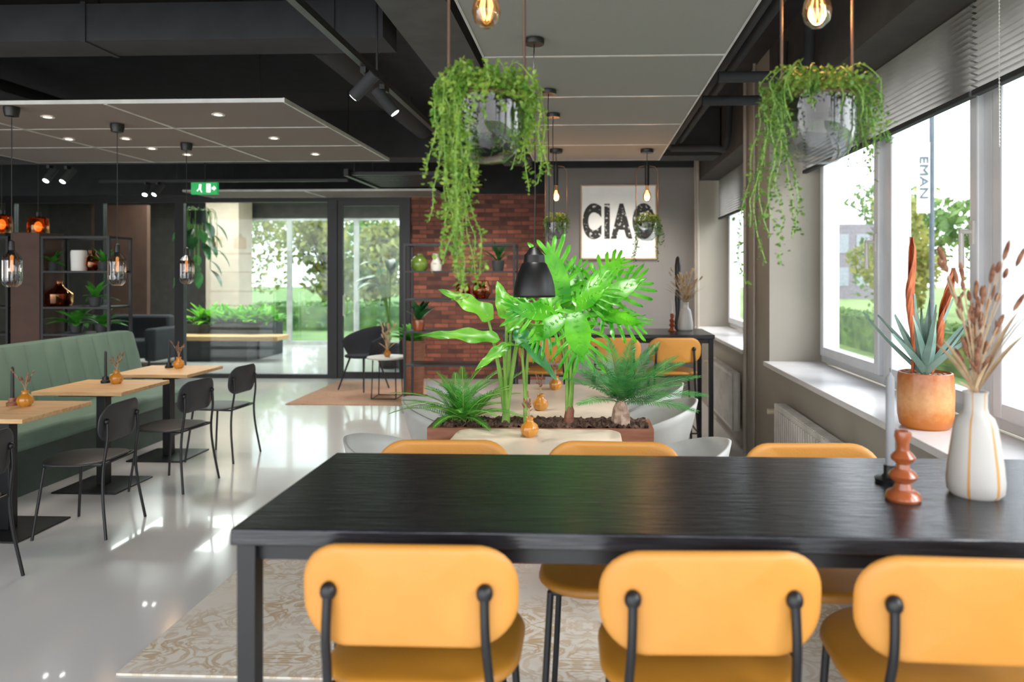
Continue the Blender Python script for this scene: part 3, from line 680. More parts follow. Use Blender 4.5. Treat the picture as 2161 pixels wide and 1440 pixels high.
def trailing(x,y,seed,n,mat,lens,label,lsz=.011,R0=.14,crown=14,z0=2.03,wig=.013,inner=0):
    rr_=random.Random(seed); t=thing('trailing_plant',label,'plant',(x,y,z0),group='trailing plants in hanging bowls')
    lf=MB();sm=MB()
    def leaf(p):
        dv=Vector((rr_.uniform(-1,1),rr_.uniform(-1,1),rr_.uniform(-.6,.8))).normalized()
        m=frame(p,dv,(rr_.uniform(-1,1),rr_.uniform(-1,1),1)); l=lsz*rr_.uniform(.7,1.35)
        lf.add([(0,0,0),(l*.4,l*.42,.001),(l,l*.38,0),(l*1.45,0,-.001),(l,-l*.38,0),(l*.4,-l*.42,.001)],[[0,1,2,3,4,5]],m)
    for i in range(n):
        a=rr_.uniform(0,2*pi); L=lens(rr_,a); r=rr_.uniform(.7,1.05)*R0; h=rr_.uniform(.0,.08)
        P=[Vector((.03*math.cos(a),.03*math.sin(a),0)),Vector((.6*r*math.cos(a),.6*r*math.sin(a),h+.03)),Vector((r*math.cos(a),r*math.sin(a),h-.01))]
        cx,cy=r*math.cos(a),r*math.sin(a); z=h-.01; k=max(1,int(L/.035)); vx,vy=rr_.uniform(-.004,.004),rr_.uniform(-.004,.004)
        for j in range(k):
            vx=vx*.6+rr_.uniform(-wig,wig)*.8; vy=vy*.6+rr_.uniform(-wig,wig)*.8
            z-=L/k; cx+=vx; cy+=vy; P.append(Vector((cx,cy,z)))
        Q=smooth_path(P,4); sm.tube(Q,.0011,4,caps=False)
        for j in range(2,len(Q)):
            leaf(Q[j]+Vector((rr_.uniform(-.004,.004),)*3))
            leaf(Q[j]+Vector([rr_.uniform(-.007,.007) for _ in range(3)]))
            if j%11==4 and L>.1:
                q=Q[j]; dv=Vector((rr_.uniform(-1,1),rr_.uniform(-1,1),rr_.uniform(-1,.1))).normalized()
                for s in range(1,5): leaf(q+dv*.008*s-Vector((0,0,.001*s*s)))
    for i in range(n*crown):
        a=rr_.uniform(0,2*pi); u=rr_.random()**.5; ph=rr_.uniform(0,1); r=R0*u*1.02; h=.105*math.sqrt(max(0,1-u*u*.8))*(.3+.8*ph)
        leaf(Vector((r*math.cos(a),r*math.sin(a),h-.01)))
    part(t,'vines',sm,m_stem); part(t,'leaves',lf,mat,smooth=False); return t
x1,y1=W(1026,300,1.87).x,W(1026,300,1.87).y; x2,y2=W(1724,300,1.87).x,W(1724,300,1.87).y
hp=hangplanter(x1,y1,'bronze framed pendant bulb holding a glass plant bowl')
dup(hp,(x2,y2,0),.2)
xa,xb=W(1173,400,6.46),W(1365,400,6.46)
dup(hp,(xa.x,xa.y,0)); dup(hp,(xb.x,xb.y,0))
def l1(r,a):
    c=math.cos(a); s=math.sin(a)
    if s<-.2 and c>.05: return r.uniform(.01,.05) if r.random()<.85 else r.uniform(.2,.4)
    if c<.05 and r.random()<.22: return r.uniform(.34,.52)
    if c<-.15: return r.choice((r.uniform(.05,.16),r.uniform(.14,.34),r.uniform(.08,.2)))
    if c>.8: return r.uniform(.08,.28)
    return r.uniform(.04,.16)
trailing(x1,y1,3,86,m_trail,l1,'lush trailing green plant spilling far over a hanging glass bowl',lsz=.0092,wig=.012,crown=20,R0=.135)
def l2(r,a):
    c=math.cos(a)
    if c<-.85 and r.random()<.5: return r.uniform(.3,.5)
    if abs(c)>.62: return r.uniform(.05,.19)
    return r.uniform(.0,.05)
trailing(x2,y2,5,70,m_trail2,l2,'trailing green plant in a hanging glass bowl by the window',R0=.148,lsz=.0082,crown=22,wig=.013)
trailing(xa.x,xa.y,8,30,m_trail2,lambda r,a:r.uniform(.02,.10),'small leafy plant in a hanging glass bowl',R0=.12)
trailing(xb.x,xb.y,9,30,m_trail2,lambda r,a:r.uniform(.05,.42) if abs(math.cos(a))>.75 else .04,'trailing plant in a hanging glass bowl before the poster',R0=.12)

def dome(x,y,zb,label):
    t=thing('pendant_lamp',label,'lamp',(x,y,0),group='black metal pendant lamps')
    part(t,'lamp_shade',MB().lathe([(.099,zb),(.1,zb+.012),(.096,zb+.05),(.083,zb+.10),(.06,zb+.155),(.05,zb+.165),(.047,zb+.2),(.036,zb+.21),(.02,zb+.235),(.0001,zb+.24)],40),m_black,solid=.003)
    part(t,'bulb',MB().ball((0,0,zb+.07),.028),m_glow)
    part(t,'cord',MB().tube(smooth_path([(0,0,zb+.24),(.004,0,(zb+ZR)/2),(-.003,0,2.55),(0,0,ZR-.02)],6),.003,6),m_black)
    part(t,'ceiling_cap',MB().lathe([(.0001,ZR-.03),(.045,ZR-.03),(.048,ZR-.025),(.048,ZR-.006),(.0001,ZR-.006)],28),m_black)
    return t
p=W(1127,575,3.4); dm=dome(p.x,p.y,1.482,'black bell shaped metal pendant lamp over the cream table')
p=W(1157,300,4.35); dup(dm,(p.x,p.y,0)); p=W(1167,300,5.0); dup(dm,(p.x,p.y,0))
def smoke(x,y,zl,capz=ZR):
    t=thing('pendant_lamp','smoked glass cylinder pendant lamp over an oak table','lamp',(x,y,0),group='smoked glass pendants over the oak tables')
    part(t,'glass_shade',MB().lathe([(.018,zl+.26),(.022,zl+.24),(.05,zl+.21),(.058,zl+.18),(.058,zl+.05),(.05,zl+.02),(.03,zl),(.0001,zl)],64,rib=.035,ribn=16),m_smoke)
    part(t,'socket',MB().lathe([(.0001,zl+.32),(.016,zl+.31),(.02,zl+.27),(.02,zl+.22),(.0001,zl+.22)],16),m_black)
    part(t,'bulb',MB().lathe([(.0001,zl+.22),(.010,zl+.21),(.011,zl+.11),(.0001,zl+.10)],12),m_glow)
    part(t,'cord',MB().cyl((0,0,zl+.31),(0,0,capz-.02),.003,n=6),m_black)
    part(t,'ceiling_cap',MB().lathe([(.0001,capz-.07),(.04,capz-.065),(.048,capz-.03),(.048,capz-.006),(.0001,capz-.006)],24),m_black)
    return t
for u,v,d_ in ((-20,570,4.72),(247,570,5.35),(393,570,6.15)):
    p=W(u if u>0 else 2,v,d_); smoke(p.x,max(p.y,4.66),1.5)
def amber(p,cz):
    t=thing('pendant_lamp','amber glass pendant lamp with a glowing bulb','lamp',(p.x,p.y,0),group='amber glass pendants')
    z=p.z
    part(t,'glass_shade',MB().lathe([(.03,z+.1),(.1,z+.08),(.11,z),(.11,z-.1),(.1,z-.12)],32),m_amber)
    part(t,'bulb',MB().ball((0,0,z-.02),.04,rz=.06),m_glow)
    part(t,'cord',MB().cyl((0,0,z+.08),(0,0,cz),.004,n=6),m_black)
    part(t,'socket',MB().lathe([(.0001,z+.16),(.03,z+.15),(.03,z+.08),(.0001,z+.08)],16),m_black)
amber(W(80,475,8.4),ZC); amber(W(3,470,8.4),ZC)
# ---------------------------------------------------------------- poster
yw=9.35
pl=W(1225,390,9.28); pr_=W(1385,547,9.28)
px0,px1,pz0,pz1=pl.x,pr_.x,pr_.z,pl.z
t=thing('poster','framed white typographic poster reading CIAO','poster',((px0+px1)/2,yw-.001,(pz0+pz1)/2)); w=(px1-px0)/2; h=(pz1-pz0)/2
part(t,'canvas',MB().box(-w+.015,w-.015,-.025,0,-h+.015,h-.015),m_canvas,smooth=False)
part(t,'poster_frame',MB().box(-w,-w+.015,-.035,0,-h,h).box(w-.015,w,-.035,0,-h,h).box(-w+.015,w-.015,-.035,0,-h,-h+.015).box(-w+.015,w-.015,-.035,0,h-.015,h),m_frameoak,smooth=False)
def text_mesh(name,s,size,ext=.001,offset=0,spacing=1):
    cu=bpy.data.curves.new(name,'FONT'); cu.body=s; cu.size=size; cu.extrude=ext; cu.offset=offset; cu.space_character=spacing; cu.align_x='CENTER'; cu.align_y='CENTER'
    o=bpy.data.objects.new(name,cu); COL.objects.link(o); dg=bpy.context.evaluated_depsgraph_get()
    me=bpy.data.meshes.new_from_object(o.evaluated_get(dg)); bpy.data.objects.remove(o); return me
me=text_mesh('lettering','CIAO',.62,ext=.002,offset=.036,spacing=1.2); me.materials.append(m_ink)
xsv=[v.co.x for v in me.vertices]; ysv=[v.co.y for v in me.vertices]
sx=(2*w-.05)/(max(xsv)-min(xsv)); sy=.47/(max(ysv)-min(ysv)); ox=(max(xsv)+min(xsv))/2; oy=(max(ysv)+min(ysv))/2
for v in me.vertices: v.co=Vector(((v.co.x-ox)*sx,-.028+ -v.co.z,(v.co.y-oy)*sy+.01))
o=bpy.data.objects.new('lettering',me); COL.objects.link(o); o.parent=t; o['label']='distressed black capital letters CIAO'
p=W(432,398,8.0)
t=thing('exit_sign','green illuminated emergency exit sign with running figure and arrow','sign',p)
part(t,'sign_body',MB().box(-.15,.15,-.02,.02,-.068,.068),m_exit,bevel=.004)
b=MB()
b.box(.03,.075,-.024,-.021,-.045,.05).box(-.055,-.03,-.024,-.021,.02,.045)
b.add([(-.06,-.023,.015),(-.03,-.023,.015),(-.035,-.023,-.015),(-.055,-.023,-.01)],[[0,1,2,3]])
b.add([(-.035,-.023,-.01),(-.02,-.023,-.045),(-.03,-.023,-.047),(-.048,-.023,-.01)],[[0,1,2,3]])
b.add([(-.05,-.023,-.01),(-.075,-.023,-.035),(-.082,-.023,-.028),(-.06,-.023,-.002)],[[0,1,2,3]])
b.add([(.09,-.023,.012),(.115,-.023,.012),(.115,-.023,-.012),(.09,-.023,-.012)],[[0,1,2,3]]).add([(.112,-.023,.03),(.14,-.023,0),(.112,-.023,-.03)],[[0,1,2]])
part(t,'pictogram',b,m_exitw,smooth=False); part(t,'mount',MB().cyl((0,0,.068),(0,0,ZC-p.z),.006,n=8),m_black)

# ---------------------------------------------------------------- tabletop items
def bouquet(loc,n,hmin,hmax,spread,seed,label,hr=.008,grp=None,nl=0,headm=None):
    r=random.Random(seed); t=thing('dried_flowers',label,'dried flowers',loc,group=grp); st=MB();hd=MB()
    for i in range(n):
        a=r.uniform(0,2*pi); h=r.uniform(hmin,hmax); s=spread*r.uniform(.1,1)*(h/hmax)
        P=smooth_path([(0,0,-.06*hmax/.3),(s*.2*math.cos(a),s*.2*math.sin(a),h*.4),(s*math.cos(a),s*math.sin(a),h)],4)
        st.tube(P,.0012*hr/.008,4)
        dv=(P[-1]-P[-2]).normalized(); k=r.randint(1,3)
        L=hr*r.uniform(3.0,6)
        hd.tube([P[-1]-dv*L*.2,P[-1],P[-1]+dv*L*.4,P[-1]+dv*L*.8,P[-1]+dv*L],[hr*.2,hr*.7,hr*.85,hr*.6,hr*.1],7)
        if k>1:
            q=P[-3]; sd=Vector((r.uniform(-1,1),r.uniform(-1,1),.8)).normalized(); hd.tube([q,q+sd*L*.4,q+sd*L*.8,q+sd*L*1.1],[hr*.2,hr*.6,hr*.5,hr*.1],6)
    for i in range(nl):
        a=r.uniform(0,2*pi); el=r.uniform(.7,1.4); dv=(math.cos(a)*math.cos(el),math.sin(a)*math.cos(el),math.sin(el))
        blade(st,frame((0,0,.0),dv),r.uniform(hmin,hmax)*.9,hr*2.0,droop=.2,nx=8,ny=2)
    part(t,'stems',st,m_dried); part(t,'flower_plumes',hd,headm or m_bunny); return t
HT=1.057
p=W(2058,1045,1.74); vloc=Vector((p.x,p.y,HT))
vprof=[(.0001,.0),(.058,.0),(.067,.01),(.069,.035),(.066,.075),(.058,.13),(.051,.175),(.044,.195),(.031,.208),(.028,.222),(.028,.255),(.031,.262),(.026,.262),(.023,.25),(.023,.21)]
single('vase',MB().lathe([(a_*.94,b_*.96) for a_,b_ in vprof],40),m_vase,'white ceramic bottle vase with ochre stripes on the black table','vase',vloc,rot=.35)
bouquet(vloc+Vector((0,0,.24)),44,.06,.34,.13,4,'bunch of brown dried grasses in the striped vase',hr=.0070,nl=10)
p=W(1905,1050,1.70); 
t=thing('candle_holder','turned copper brown ceramic candle holder on the black table','candle holder',(p.x,p.y,HT))
part(t,'holder_body',MB().lathe([(.0001,0),(.038,0),(.041,.006),(.036,.018),(.022,.026),(.017,.04),(.03,.05),(.033,.058),(.028,.066),(.016,.075),(.014,.085),(.026,.095),(.028,.102),(.022,.11),(.014,.118),(.014,.135),(.02,.15),(.018,.163),(.011,.165),(.010,.15)],36),m_orng)
p=W(1878,1010,1.84)
t=thing('candle_holder','low black candle holder with a tall grey candle','candle holder',(p.x,p.y,HT))
part(t,'holder_body',MB().lathe([(.0001,0),(.036,0),(.038,.01),(.022,.014),(.016,.022),(.016,.045),(.012,.045)],30),m_black)
part(t,'candle',MB().lathe([(.0001,.02),(.0115,.02),(.0105,.27),(.0001,.285)],20),m_candle); part(t,'wick',MB().cyl((0,0,.283),(0,0,.295),.001,n=5),m_black)
def smallvase(loc,label='small ochre textured ceramic vase on the table'):
    t=thing('vase',label,'vase',loc,group='small ochre vases')
    part(t,'vase_body',MB().lathe([(.0001,0),(.025,0),(.04,.015),(.046,.038),(.04,.06),(.022,.075),(.018,.088),(.022,.1),(.019,.1),(.015,.088)],32,rib=.05,ribn=12),m_ochre)
    return t
for i,(x,y) in enumerate(TB):
    z=.75
    smallvase((x+.03,y+.1,z),'small ochre ceramic vase on the oak table'); bouquet((x+.03,y+.1,z+.085),9,.06,.14,.07,20+i,'tiny dried sprigs in the ochre vase',hr=.006,grp='dried sprigs in small vases')
    t=thing('candle_holder','black candle holder with a black taper candle on the oak table','candle holder',(x-.07,y+.12,z),group='black candle holders')
    part(t,'holder_body',MB().lathe([(.0001,0),(.033,0),(.034,.02),(.024,.024),(.02,.05),(.015,.05)],24),m_terra if i==0 else m_black)
    part(t,'candle',MB().lathe([(.0001,.03),(.011,.03),(.009,.24),(.0001,.25)],14),m_candleb)
for i,(u,v,d_) in enumerate(((1117,905,3.68),(1140,866,4.38),(1172,822,5.15))):
    p=W(u,v,d_); smallvase((p.x,p.y,.75),'small ochre ceramic vase on the cream table'); bouquet((p.x,p.y,.835),9,.06,.13,.06,40+i,'tiny dried sprigs in the ochre vase',hr=.006,grp='dried sprigs in small vases')
p=W(1446,690,6.65)
single('vase',MB().lathe([(r_*1.05,z_*1.0) for r_,z_ in vprof],32),m_white,'white bottle vase on the tall table by the wall','vase',(p.x,p.y,HT))
bouquet((p.x,p.y,HT+.25),34,.12,.32,.2,9,'pale dried grasses in the white vase',hr=.010,nl=22,headm=m_dried)
p=W(1418,690,6.55)
t=thing('candle_holder','turned orange candle holder on the tall table','candle holder',(p.x,p.y,HT))
part(t,'holder_body',MB().lathe([(.0001,0),(.038,0),(.041,.006),(.022,.026),(.017,.04),(.033,.058),(.016,.075),(.028,.1),(.014,.118),(.02,.15),(.011,.165)],24),m_orng)
part(t,'candle',MB().lathe([(.0001,.16),(.010,.16),(.009,.3),(.0001,.31)],12),m_white)
p=W(1430,690,6.82)
single('pepper_mill',MB().lathe([(.0001,0),(.03,0),(.032,.05),(.022,.15),(.03,.3),(.02,.4),(.028,.5),(.03,.6),(.02,.68),(.0001,.7)],20),m_black,'tall slim black turned ornament on the tall table','ornament',(p.x,p.y,HT))
# ---------------------------------------------------------------- sill agave
p=W(1950,895,3.2); ploc=Vector((p.x+.005,p.y,.905))
t=thing('plant_pot','round orange glazed ceramic plant pot on the window sill','plant pot',ploc)
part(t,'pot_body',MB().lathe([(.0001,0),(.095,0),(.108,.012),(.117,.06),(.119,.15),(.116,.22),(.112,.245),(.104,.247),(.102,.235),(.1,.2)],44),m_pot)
g=MB()
for i in range(150):
    a=R.uniform(0,6.28); r=.098*math.sqrt(R.random()); g.ball((r*math.cos(a),r*math.sin(a),.232+R.uniform(-.004,.006)),R.uniform(.007,.012),rz=.006,n=6,k=4)
g.lathe([(.0001,.226),(.1,.226)],24)
pb=part(t,'pebbles',g,m_trunk); pb['kind']='stuff'
t=thing('agave_plant','blue green spiky agave with two tall rust coloured dried leaves','plant',ploc+Vector((0,0,.235)))
ag=MB()
for i in range(20):
    a=i*2.4+.3; el=.65+.75*(i/20); L=R.uniform(.26,.38)
    dv=(math.cos(a)*math.cos(el),math.sin(a)*math.cos(el),math.sin(el)); m=frame((0,0,0),dv)
    vs=[];fs=[]; n=10
    for k in range(n+1):
        s=k/n; w=.019*(1-s**1.6)*(1+.6*math.sin(pi*s)); th=.011*(1-s)
        c=Vector((L*s,0,.12*L*s*s*(1 if i%2 else -.6)))
        vs+=[c+Vector((0,w,.008)),c+Vector((0,0,0)),c+Vector((0,-w,.008)),c+Vector((0,0,-th-.001))]
    for k in range(n):
        for j in range(4): fs.append([4*k+j,4*k+(j+1)%4,4*k+4+(j+1)%4,4*k+4+j])
    ag.add(vs,fs,m)
part(t,'leaves',ag,m_agave)
ru=MB()
for (x,y,h,lean,rot) in ((-.055,.0,.62,-.01,.3),(.02,-.02,.48,.09,1.2)):
    vs=[];fs=[]; n=26; K=10
    for k in range(n+1):
        s=k/n; r=.022*(math.sin(pi*min(1,(s*.86+.08)))**.5)*(.55+.6*s)*(1 if s<.93 else .7); tw=rot+s*5
        cx=x+lean*s+.008*math.sin(s*9); cy=y+.006*math.cos(s*8)
        for j in range(K):
            a=tw+2*pi*j/K*.86; q=1+.35*math.sin(2*a)
            vs.append((cx+r*q*math.cos(a),cy+r*q*math.sin(a),h*s))
    for k in range(n):
        for j in range(K-1): fs.append([K*k+j,K*k+j+1,K*k+K+j+1,K*k+K+j])
    ru.add(vs,fs)
part(t,'dried_leaves',ru,m_rust,solid=.002,label='tall curled rust brown dried leaves')
def radiator(y0,y1):
    t=thing('radiator','white enamel panel radiator below the window sill','radiator',(XW-.02,0,0))
    b=MB().box(-.07,-.06,y0,y1,.14,.66).box(-.015,-.005,y0,y1,.14,.66)
    n=int((y1-y0)/.05)
    for i in range(n): y=y0+.025+i*.05; b.box(-.078,-.07,y-.013,y+.013,.17,.63)
    part(t,'radiator_panel',b,m_rad,bevel=.003)
    g=MB().box(-.078,-.0,y0,y0+.006,.14,.67).box(-.078,0,y1-.006,y1,.14,.67)
    for i in range(int((y1-y0)/.03)): g.box(-.075,-.004,y0+.01+i*.03,y0+.02+i*.03,.662,.672)
    part(t,'top_grille',g,m_rad)
    part(t,'valve',MB().cyl((-.04,y1,.60),(-.04,y1+.06,.60),.014).cyl((-.04,y1+.06,.60),(-.11,y1+.06,.60),.022,.02),m_brass)
    part(t,'supply_pipe',MB().tube([(-.04,y1+.06,.6),(-.04,y1+.06,.0)],.009,8),m_pipe)
radiator(3.3,5.1); radiator(6.6,7.9)
# ---------------------------------------------------------------- shelving (brick)
ys_=8.0; X0,X1=W(850,600,8).x,W(1084,600,8).x
def shelf(x0,x1,y,d,zt,levels,label,names='shelving_unit'):
    t=thing(names,label,'shelf',((x0+x1)/2,y,0)); w=(x1-x0)/2; b=MB(); q=.0125
    for sx in (-w,w):
        for sy in (0,d): b.box(sx-q,sx+q,sy-q,sy+q,0,zt)
    for sy in (0,d): b.box(-w+q,w-q,sy-q,sy+q,zt-2*q,zt)
    for sx in (-w,w): b.box(sx-q,sx+q,q,d-q,zt-2*q,zt)
    part(t,'shelf_frame',b,m_black,smooth=False)
    for z in levels: part(t,'shelf_board',MB().box(-w+q,w-q,-q,d+q,z-.02,z),m_black,smooth=False)
    return t
zl=[1.6-(v-575)/1500*8.0 for v in (572,632,700)]+[.55,.15]
shelf(X0,X1,ys_,.35,1.6+(575-514)/1500*8,zl,'black metal open shelving unit before the brick wall')
def prof_obj(name,prof,mat,label,cat,p,n=28): return single(name,MB().lathe(prof,n),mat,label,cat,p)
def on(u,z,y=8.15): 
    x=(u-1240)/F*y; return (x,y,z)
prof_obj('vase',[(.0001,0),(.07,0),(.095,.05),(.095,.12),(.06,.17),(.04,.18),(.04,.2)],m_greeng,'rounded green glass vase on the black shelf','vase',on(882,zl[0]))
prof_obj('vase',[(.0001,0),(.06,0),(.065,.08),(.04,.13),(.03,.17),(.04,.2),(.035,.2)],m_white,'white ceramic vase on the black shelf','vase',on(918,zl[0]))
prof_obj('vase',[(.0001,0),(.06,0),(.09,.05),(.09,.12),(.075,.17)],m_amberd,'amber glass bowl vase on the black shelf','vase',on(975,zl[1]))
prof_obj('vase',[(.0001,0),(.07,0),(.105,.06),(.105,.13),(.08,.19),(.085,.21)],m_amberd,'large amber glass vase on the black shelf','vase',on(1015,zl[1]))
for u,z,sz,lb in ((1050,zl[0],.33,'spiky green plant in a dark pot on the black shelf'),(880,zl[2]-.0,.3,'leafy green plant in an amber pot on the black shelf')):
    p=on(u,z); t=thing('potted_plant',lb,'plant',p)
    part(t,'pot',MB().lathe([(.0001,0),(.06,0),(.075,.1),(.07,.12),(.065,.1)],24),m_concr if sz>.31 else m_orng)
    l=MB()
    for i in range(18):
        a=R.uniform(0,6.28); el=R.uniform(.6,1.4); dv=(math.cos(a)*math.cos(el),math.sin(a)*math.cos(el),math.sin(el)); blade(l,frame((0,0,.1),dv),sz*R.uniform(.7,1),.035 if sz>.31 else .08,droop=.25,nx=8,ny=2)
    part(t,'leaves',l,m_leafd)
t=thing('potted_plant','green leafy plant in a terracotta pot beside the shelving','plant',(W(868,700,8.7).x,8.75,.009))
part(t,'pot',MB().lathe([(.0001,0),(.11,0),(.14,.75),(.13,.75),(.12,.7),(.0001,.7)],28),m_terra)
l=MB()
for i in range(26):
    a=R.uniform(0,6.28); el=R.uniform(.5,1.4); dv=(math.cos(a)*math.cos(el),math.sin(a)*math.cos(el),math.sin(el)); blade(l,frame((0,0,.7),dv),R.uniform(.25,.4),.11,droop=.35,nx=8,ny=4)
part(t,'leaves',l,m_fern)
smallvase((-2.55,8.95,.529),'small vase on the round side table'); bouquet((-2.55,8.95,.61),14,.15,.32,.12,66,'dried grasses on the round side table',hr=.012,nl=6,headm=m_dried)
# ---------------------------------------------------------------- left divider shelf
x0,x1=W(95,600,7.5).x,W(238,600,7.5).x
lz=[1.6-(v-575)/1500*7.45 for v in (572,648,705)]+[.5,.12]
shelf(x0,x1,7.25,.35,1.6+(575-498)/1500*7.4,lz,'black metal divider shelf behind the green bench')
xb0,xb1=W(25,600,7.5).x,W(92,600,7.5).x
single('divider_panel',MB().box(xb0,xb1-.02,7.25,7.6,0,1.6+(575-490)/1500*7.4),m_brownp,'dark brown wooden divider panel beside the shelf','panel',bevel=.004)
shelf(xb0-1.5,xb0-.03,7.25,.35,1.6+(575-498)/1500*7.4,lz,'black metal divider shelf beside the brown panel')
def onl(u,z,y=7.42): return ((u-1240)/F*(y+.2)*.999,y,z)
prof_obj('bottle',[(.0001,0),(.11,0),(.13,.04),(.13,.13),(.05,.2),(.03,.24),(.035,.27)],m_amberd,'squat amber glass bottle on the divider shelf','bottle',onl(122,lz[1]))
prof_obj('vase',[(.0001,0),(.07,0),(.075,.2),(.07,.22),(.06,.2)],m_canvas,'pale ceramic pot on the divider shelf','vase',onl(165,lz[0]))
prof_obj('vase',[(.0001,0),(.05,0),(.07,.06),(.065,.14),(.03,.18),(.04,.22)],m_amberd,'amber glass vase on the divider shelf','vase',onl(195,lz[0]))
for u,z,sz,wd in ((220,lz[0],.22,.04),(108,lz[0],.26,.05),(160,lz[2],.3,.10),(215,lz[2],.3,.10),(200,lz[1],.25,.06)):
    t=thing('potted_plant','green potted plant on the divider shelf','plant',onl(u,z),group='plants on the divider shelf')
    part(t,'pot',MB().lathe([(.0001,0),(.05,0),(.065,.09),(.06,.1),(.055,.08)],20),m_concr); l=MB()
    for i in range(20):
        a=R.uniform(0,6.28); el=R.uniform(.2,1.4); dv=(math.cos(a)*math.cos(el),math.sin(a)*math.cos(el),math.sin(el)); blade(l,frame((0,0,.08),dv),sz*R.uniform(.5,1),wd,droop=.4,nx=8,ny=2)
    part(t,'leaves',l,m_fern)
# ---------------------------------------------------------------- lobby
t=thing('planter_bench','dark planter with a pale wooden bench plank in the lobby','planter',(-6.75,13.0,0))
part(t,'planter_body',MB().box(-.75,.7,-.1,.9,0,.64),m_concr,bevel=.01); part(t,'bench_plank',MB().box(-.8,1.25,-.6,-.1,.38,.46),m_oak,bevel=.01)
part(t,'bench_support',MB().box(-.65,.65,-.5,-.1,0,.38),m_concr)
part(t,'soil',MB().box(-.7,.65,-.05,.85,.64,.66),m_soil)
t=thing('leafy_shrub','row of green leafy shrubs in the lobby planter','plant',(-6.75,13.3,.66)); l=MB()
for i in range(420):
    a=R.uniform(0,6.28); el=R.uniform(.3,1.4); dv=(math.cos(a)*math.cos(el),math.sin(a)*math.cos(el),math.sin(el)); blade(l,frame((R.uniform(-.65,.75),R.uniform(-.3,.35),0),dv),R.uniform(.24,.44),.09,droop=.4,nx=5,ny=2)
part(t,'leaves',l,m_leaft)
t=thing('sofa','low dark fabric sofa in the lobby','sofa',(-7.95,12.0,0))
part(t,'seat',MB().box(-.8,.6,-.35,.35,.15,.45),m_navy,bevel=.04); part(t,'backrest',MB().box(-.8,.6,.2,.4,.4,.85),m_navy,bevel=.05); part(t,'armrest',MB().box(.5,.7,-.35,.4,.1,.65),m_navy,bevel=.04)
for x in (-.7,.55):
    for y in (-.28,.3): part(t,'leg',MB().cyl((x,y,0),(x,y,.16),.02),m_black)
p=W(402,500,11.6)
t=thing('hanging_plant','broad leaved green plant hanging in a dark pot behind the glass','plant',(p.x,11.6,0)); l=MB(); s_=MB()
part(t,'pot',MB().lathe([(.0001,2.4),(.12,2.4),(.16,2.62),(.15,2.62),(.0001,2.58)],24),m_concr); part(t,'cord',MB().cyl((0,0,2.6),(0,0,ZC),.006,n=6),m_black)
for i in range(30):
    a=R.uniform(0,6.28); z=R.uniform(1.55,2.55); rd=R.uniform(.1,.28); q=Vector((rd*math.cos(a),rd*math.sin(a),z)); s_.tube(smooth_path([(0,0,2.6),(rd*.9*math.cos(a),rd*.9*math.sin(a),2.62),q],4),.006,5)
    blade(l,frame(q,(math.cos(a)*.6,math.sin(a)*.6,-.5)),R.uniform(.25,.36),.15,droop=.3,nx=8,ny=4)
part(t,'stems',s_,m_stem); part(t,'leaves',l,m_leafd)
def bigplant(loc,h,n,L,wd,mat,label,seed,pot=m_concr,zlo=.3):
    r=random.Random(seed); t=thing('potted_plant',label,'plant',loc)
    part(t,'pot',MB().lathe([(.0001,0),(.16,0),(.2,.4),(.18,.4),(.17,.36),(.0001,.36)],24),pot); l=MB();s=MB()
    for i in range(n):
        a=r.uniform(0,6.28); z=h*r.uniform(zlo,1); rr1=r.uniform(.05,.25); p=Vector((rr1*math.cos(a),rr1*math.sin(a),z))
        s.tube(smooth_path([(0,0,.36),(p.x*.3,p.y*.3,z*.7),p],4),.008,5); dv=(math.cos(a),math.sin(a),r.uniform(-.2,.5)); blade(l,frame(p,dv),L*r.uniform(.7,1.1),wd,droop=.45,nx=8,ny=4)
    part(t,'stems',s,m_stem); part(t,'leaves',l,mat); return t
bigplant((W(818,700,11.8).x,11.8,0),1.95,10,.5,.18,m_leafd,'broad leaved plant behind the glass door',6,zlo=.6)
# ---------------------------------------------------------------- outdoors
single('lawn',MB().box(-60,60,15.6,90,-.35,-.25).box(2.0,60,-40,15.6,-.35,-.25),m_grass,'mown green lawn outside the windows','lawn',smooth=False)
single('pavement',MB().box(3.6,6,-40,60,-.25,-.24),m_pave,'grey asphalt path outside the windows','pavement',smooth=False)
def tree(x,y,h,r,mat,seed,label='leafy green tree outside the windows',n=1900):
    q=random.Random(seed); t=thing('tree',label,'tree',(x,y,-.245)); tr_=MB().tube([(0,0,0),(0,0,.3),(.1,.05,h*.4),(0,0,h*.8)],[.12,.11,.08,.04],10)
    for i in range(6):
        a=q.uniform(0,6.28); tr_.tube([(0,0,h*.35+i*.1*h*.5),(r*.6*math.cos(a),r*.6*math.sin(a),h*.6+.2*i)],[.04,.015],6)
    l=MB()
    cl=[(q.uniform(-.55,.55)*r,q.uniform(-.55,.55)*r,h*.58+q.uniform(-.38,.38)*h,r*q.uniform(.35,.5)) for _ in range(14)]
    for i in range(n):
        c=q.choice(cl); a=q.uniform(0,6.28); ph=math.acos(q.uniform(-1,1)); rad=c[3]*q.uniform(.6,1)
        p=Vector((c[0]+rad*math.sin(ph)*math.cos(a),c[1]+rad*math.sin(ph)*math.sin(a),max(.5,c[2]+rad*math.cos(ph)))); s=q.uniform(.1,.2)
        m=frame(p,(q.uniform(-1,1),q.uniform(-1,1),q.uniform(-1,1)),(q.uniform(-1,1),q.uniform(-1,1),1)); l.add([(-s,0,0),(0,-s*.6,0),(s,0,0),(0,s*.6,0)],[[0,1,2,3]],m)
    part(t,'trunk',tr_,m_bark); part(t,'crown',l,mat,smooth=False)
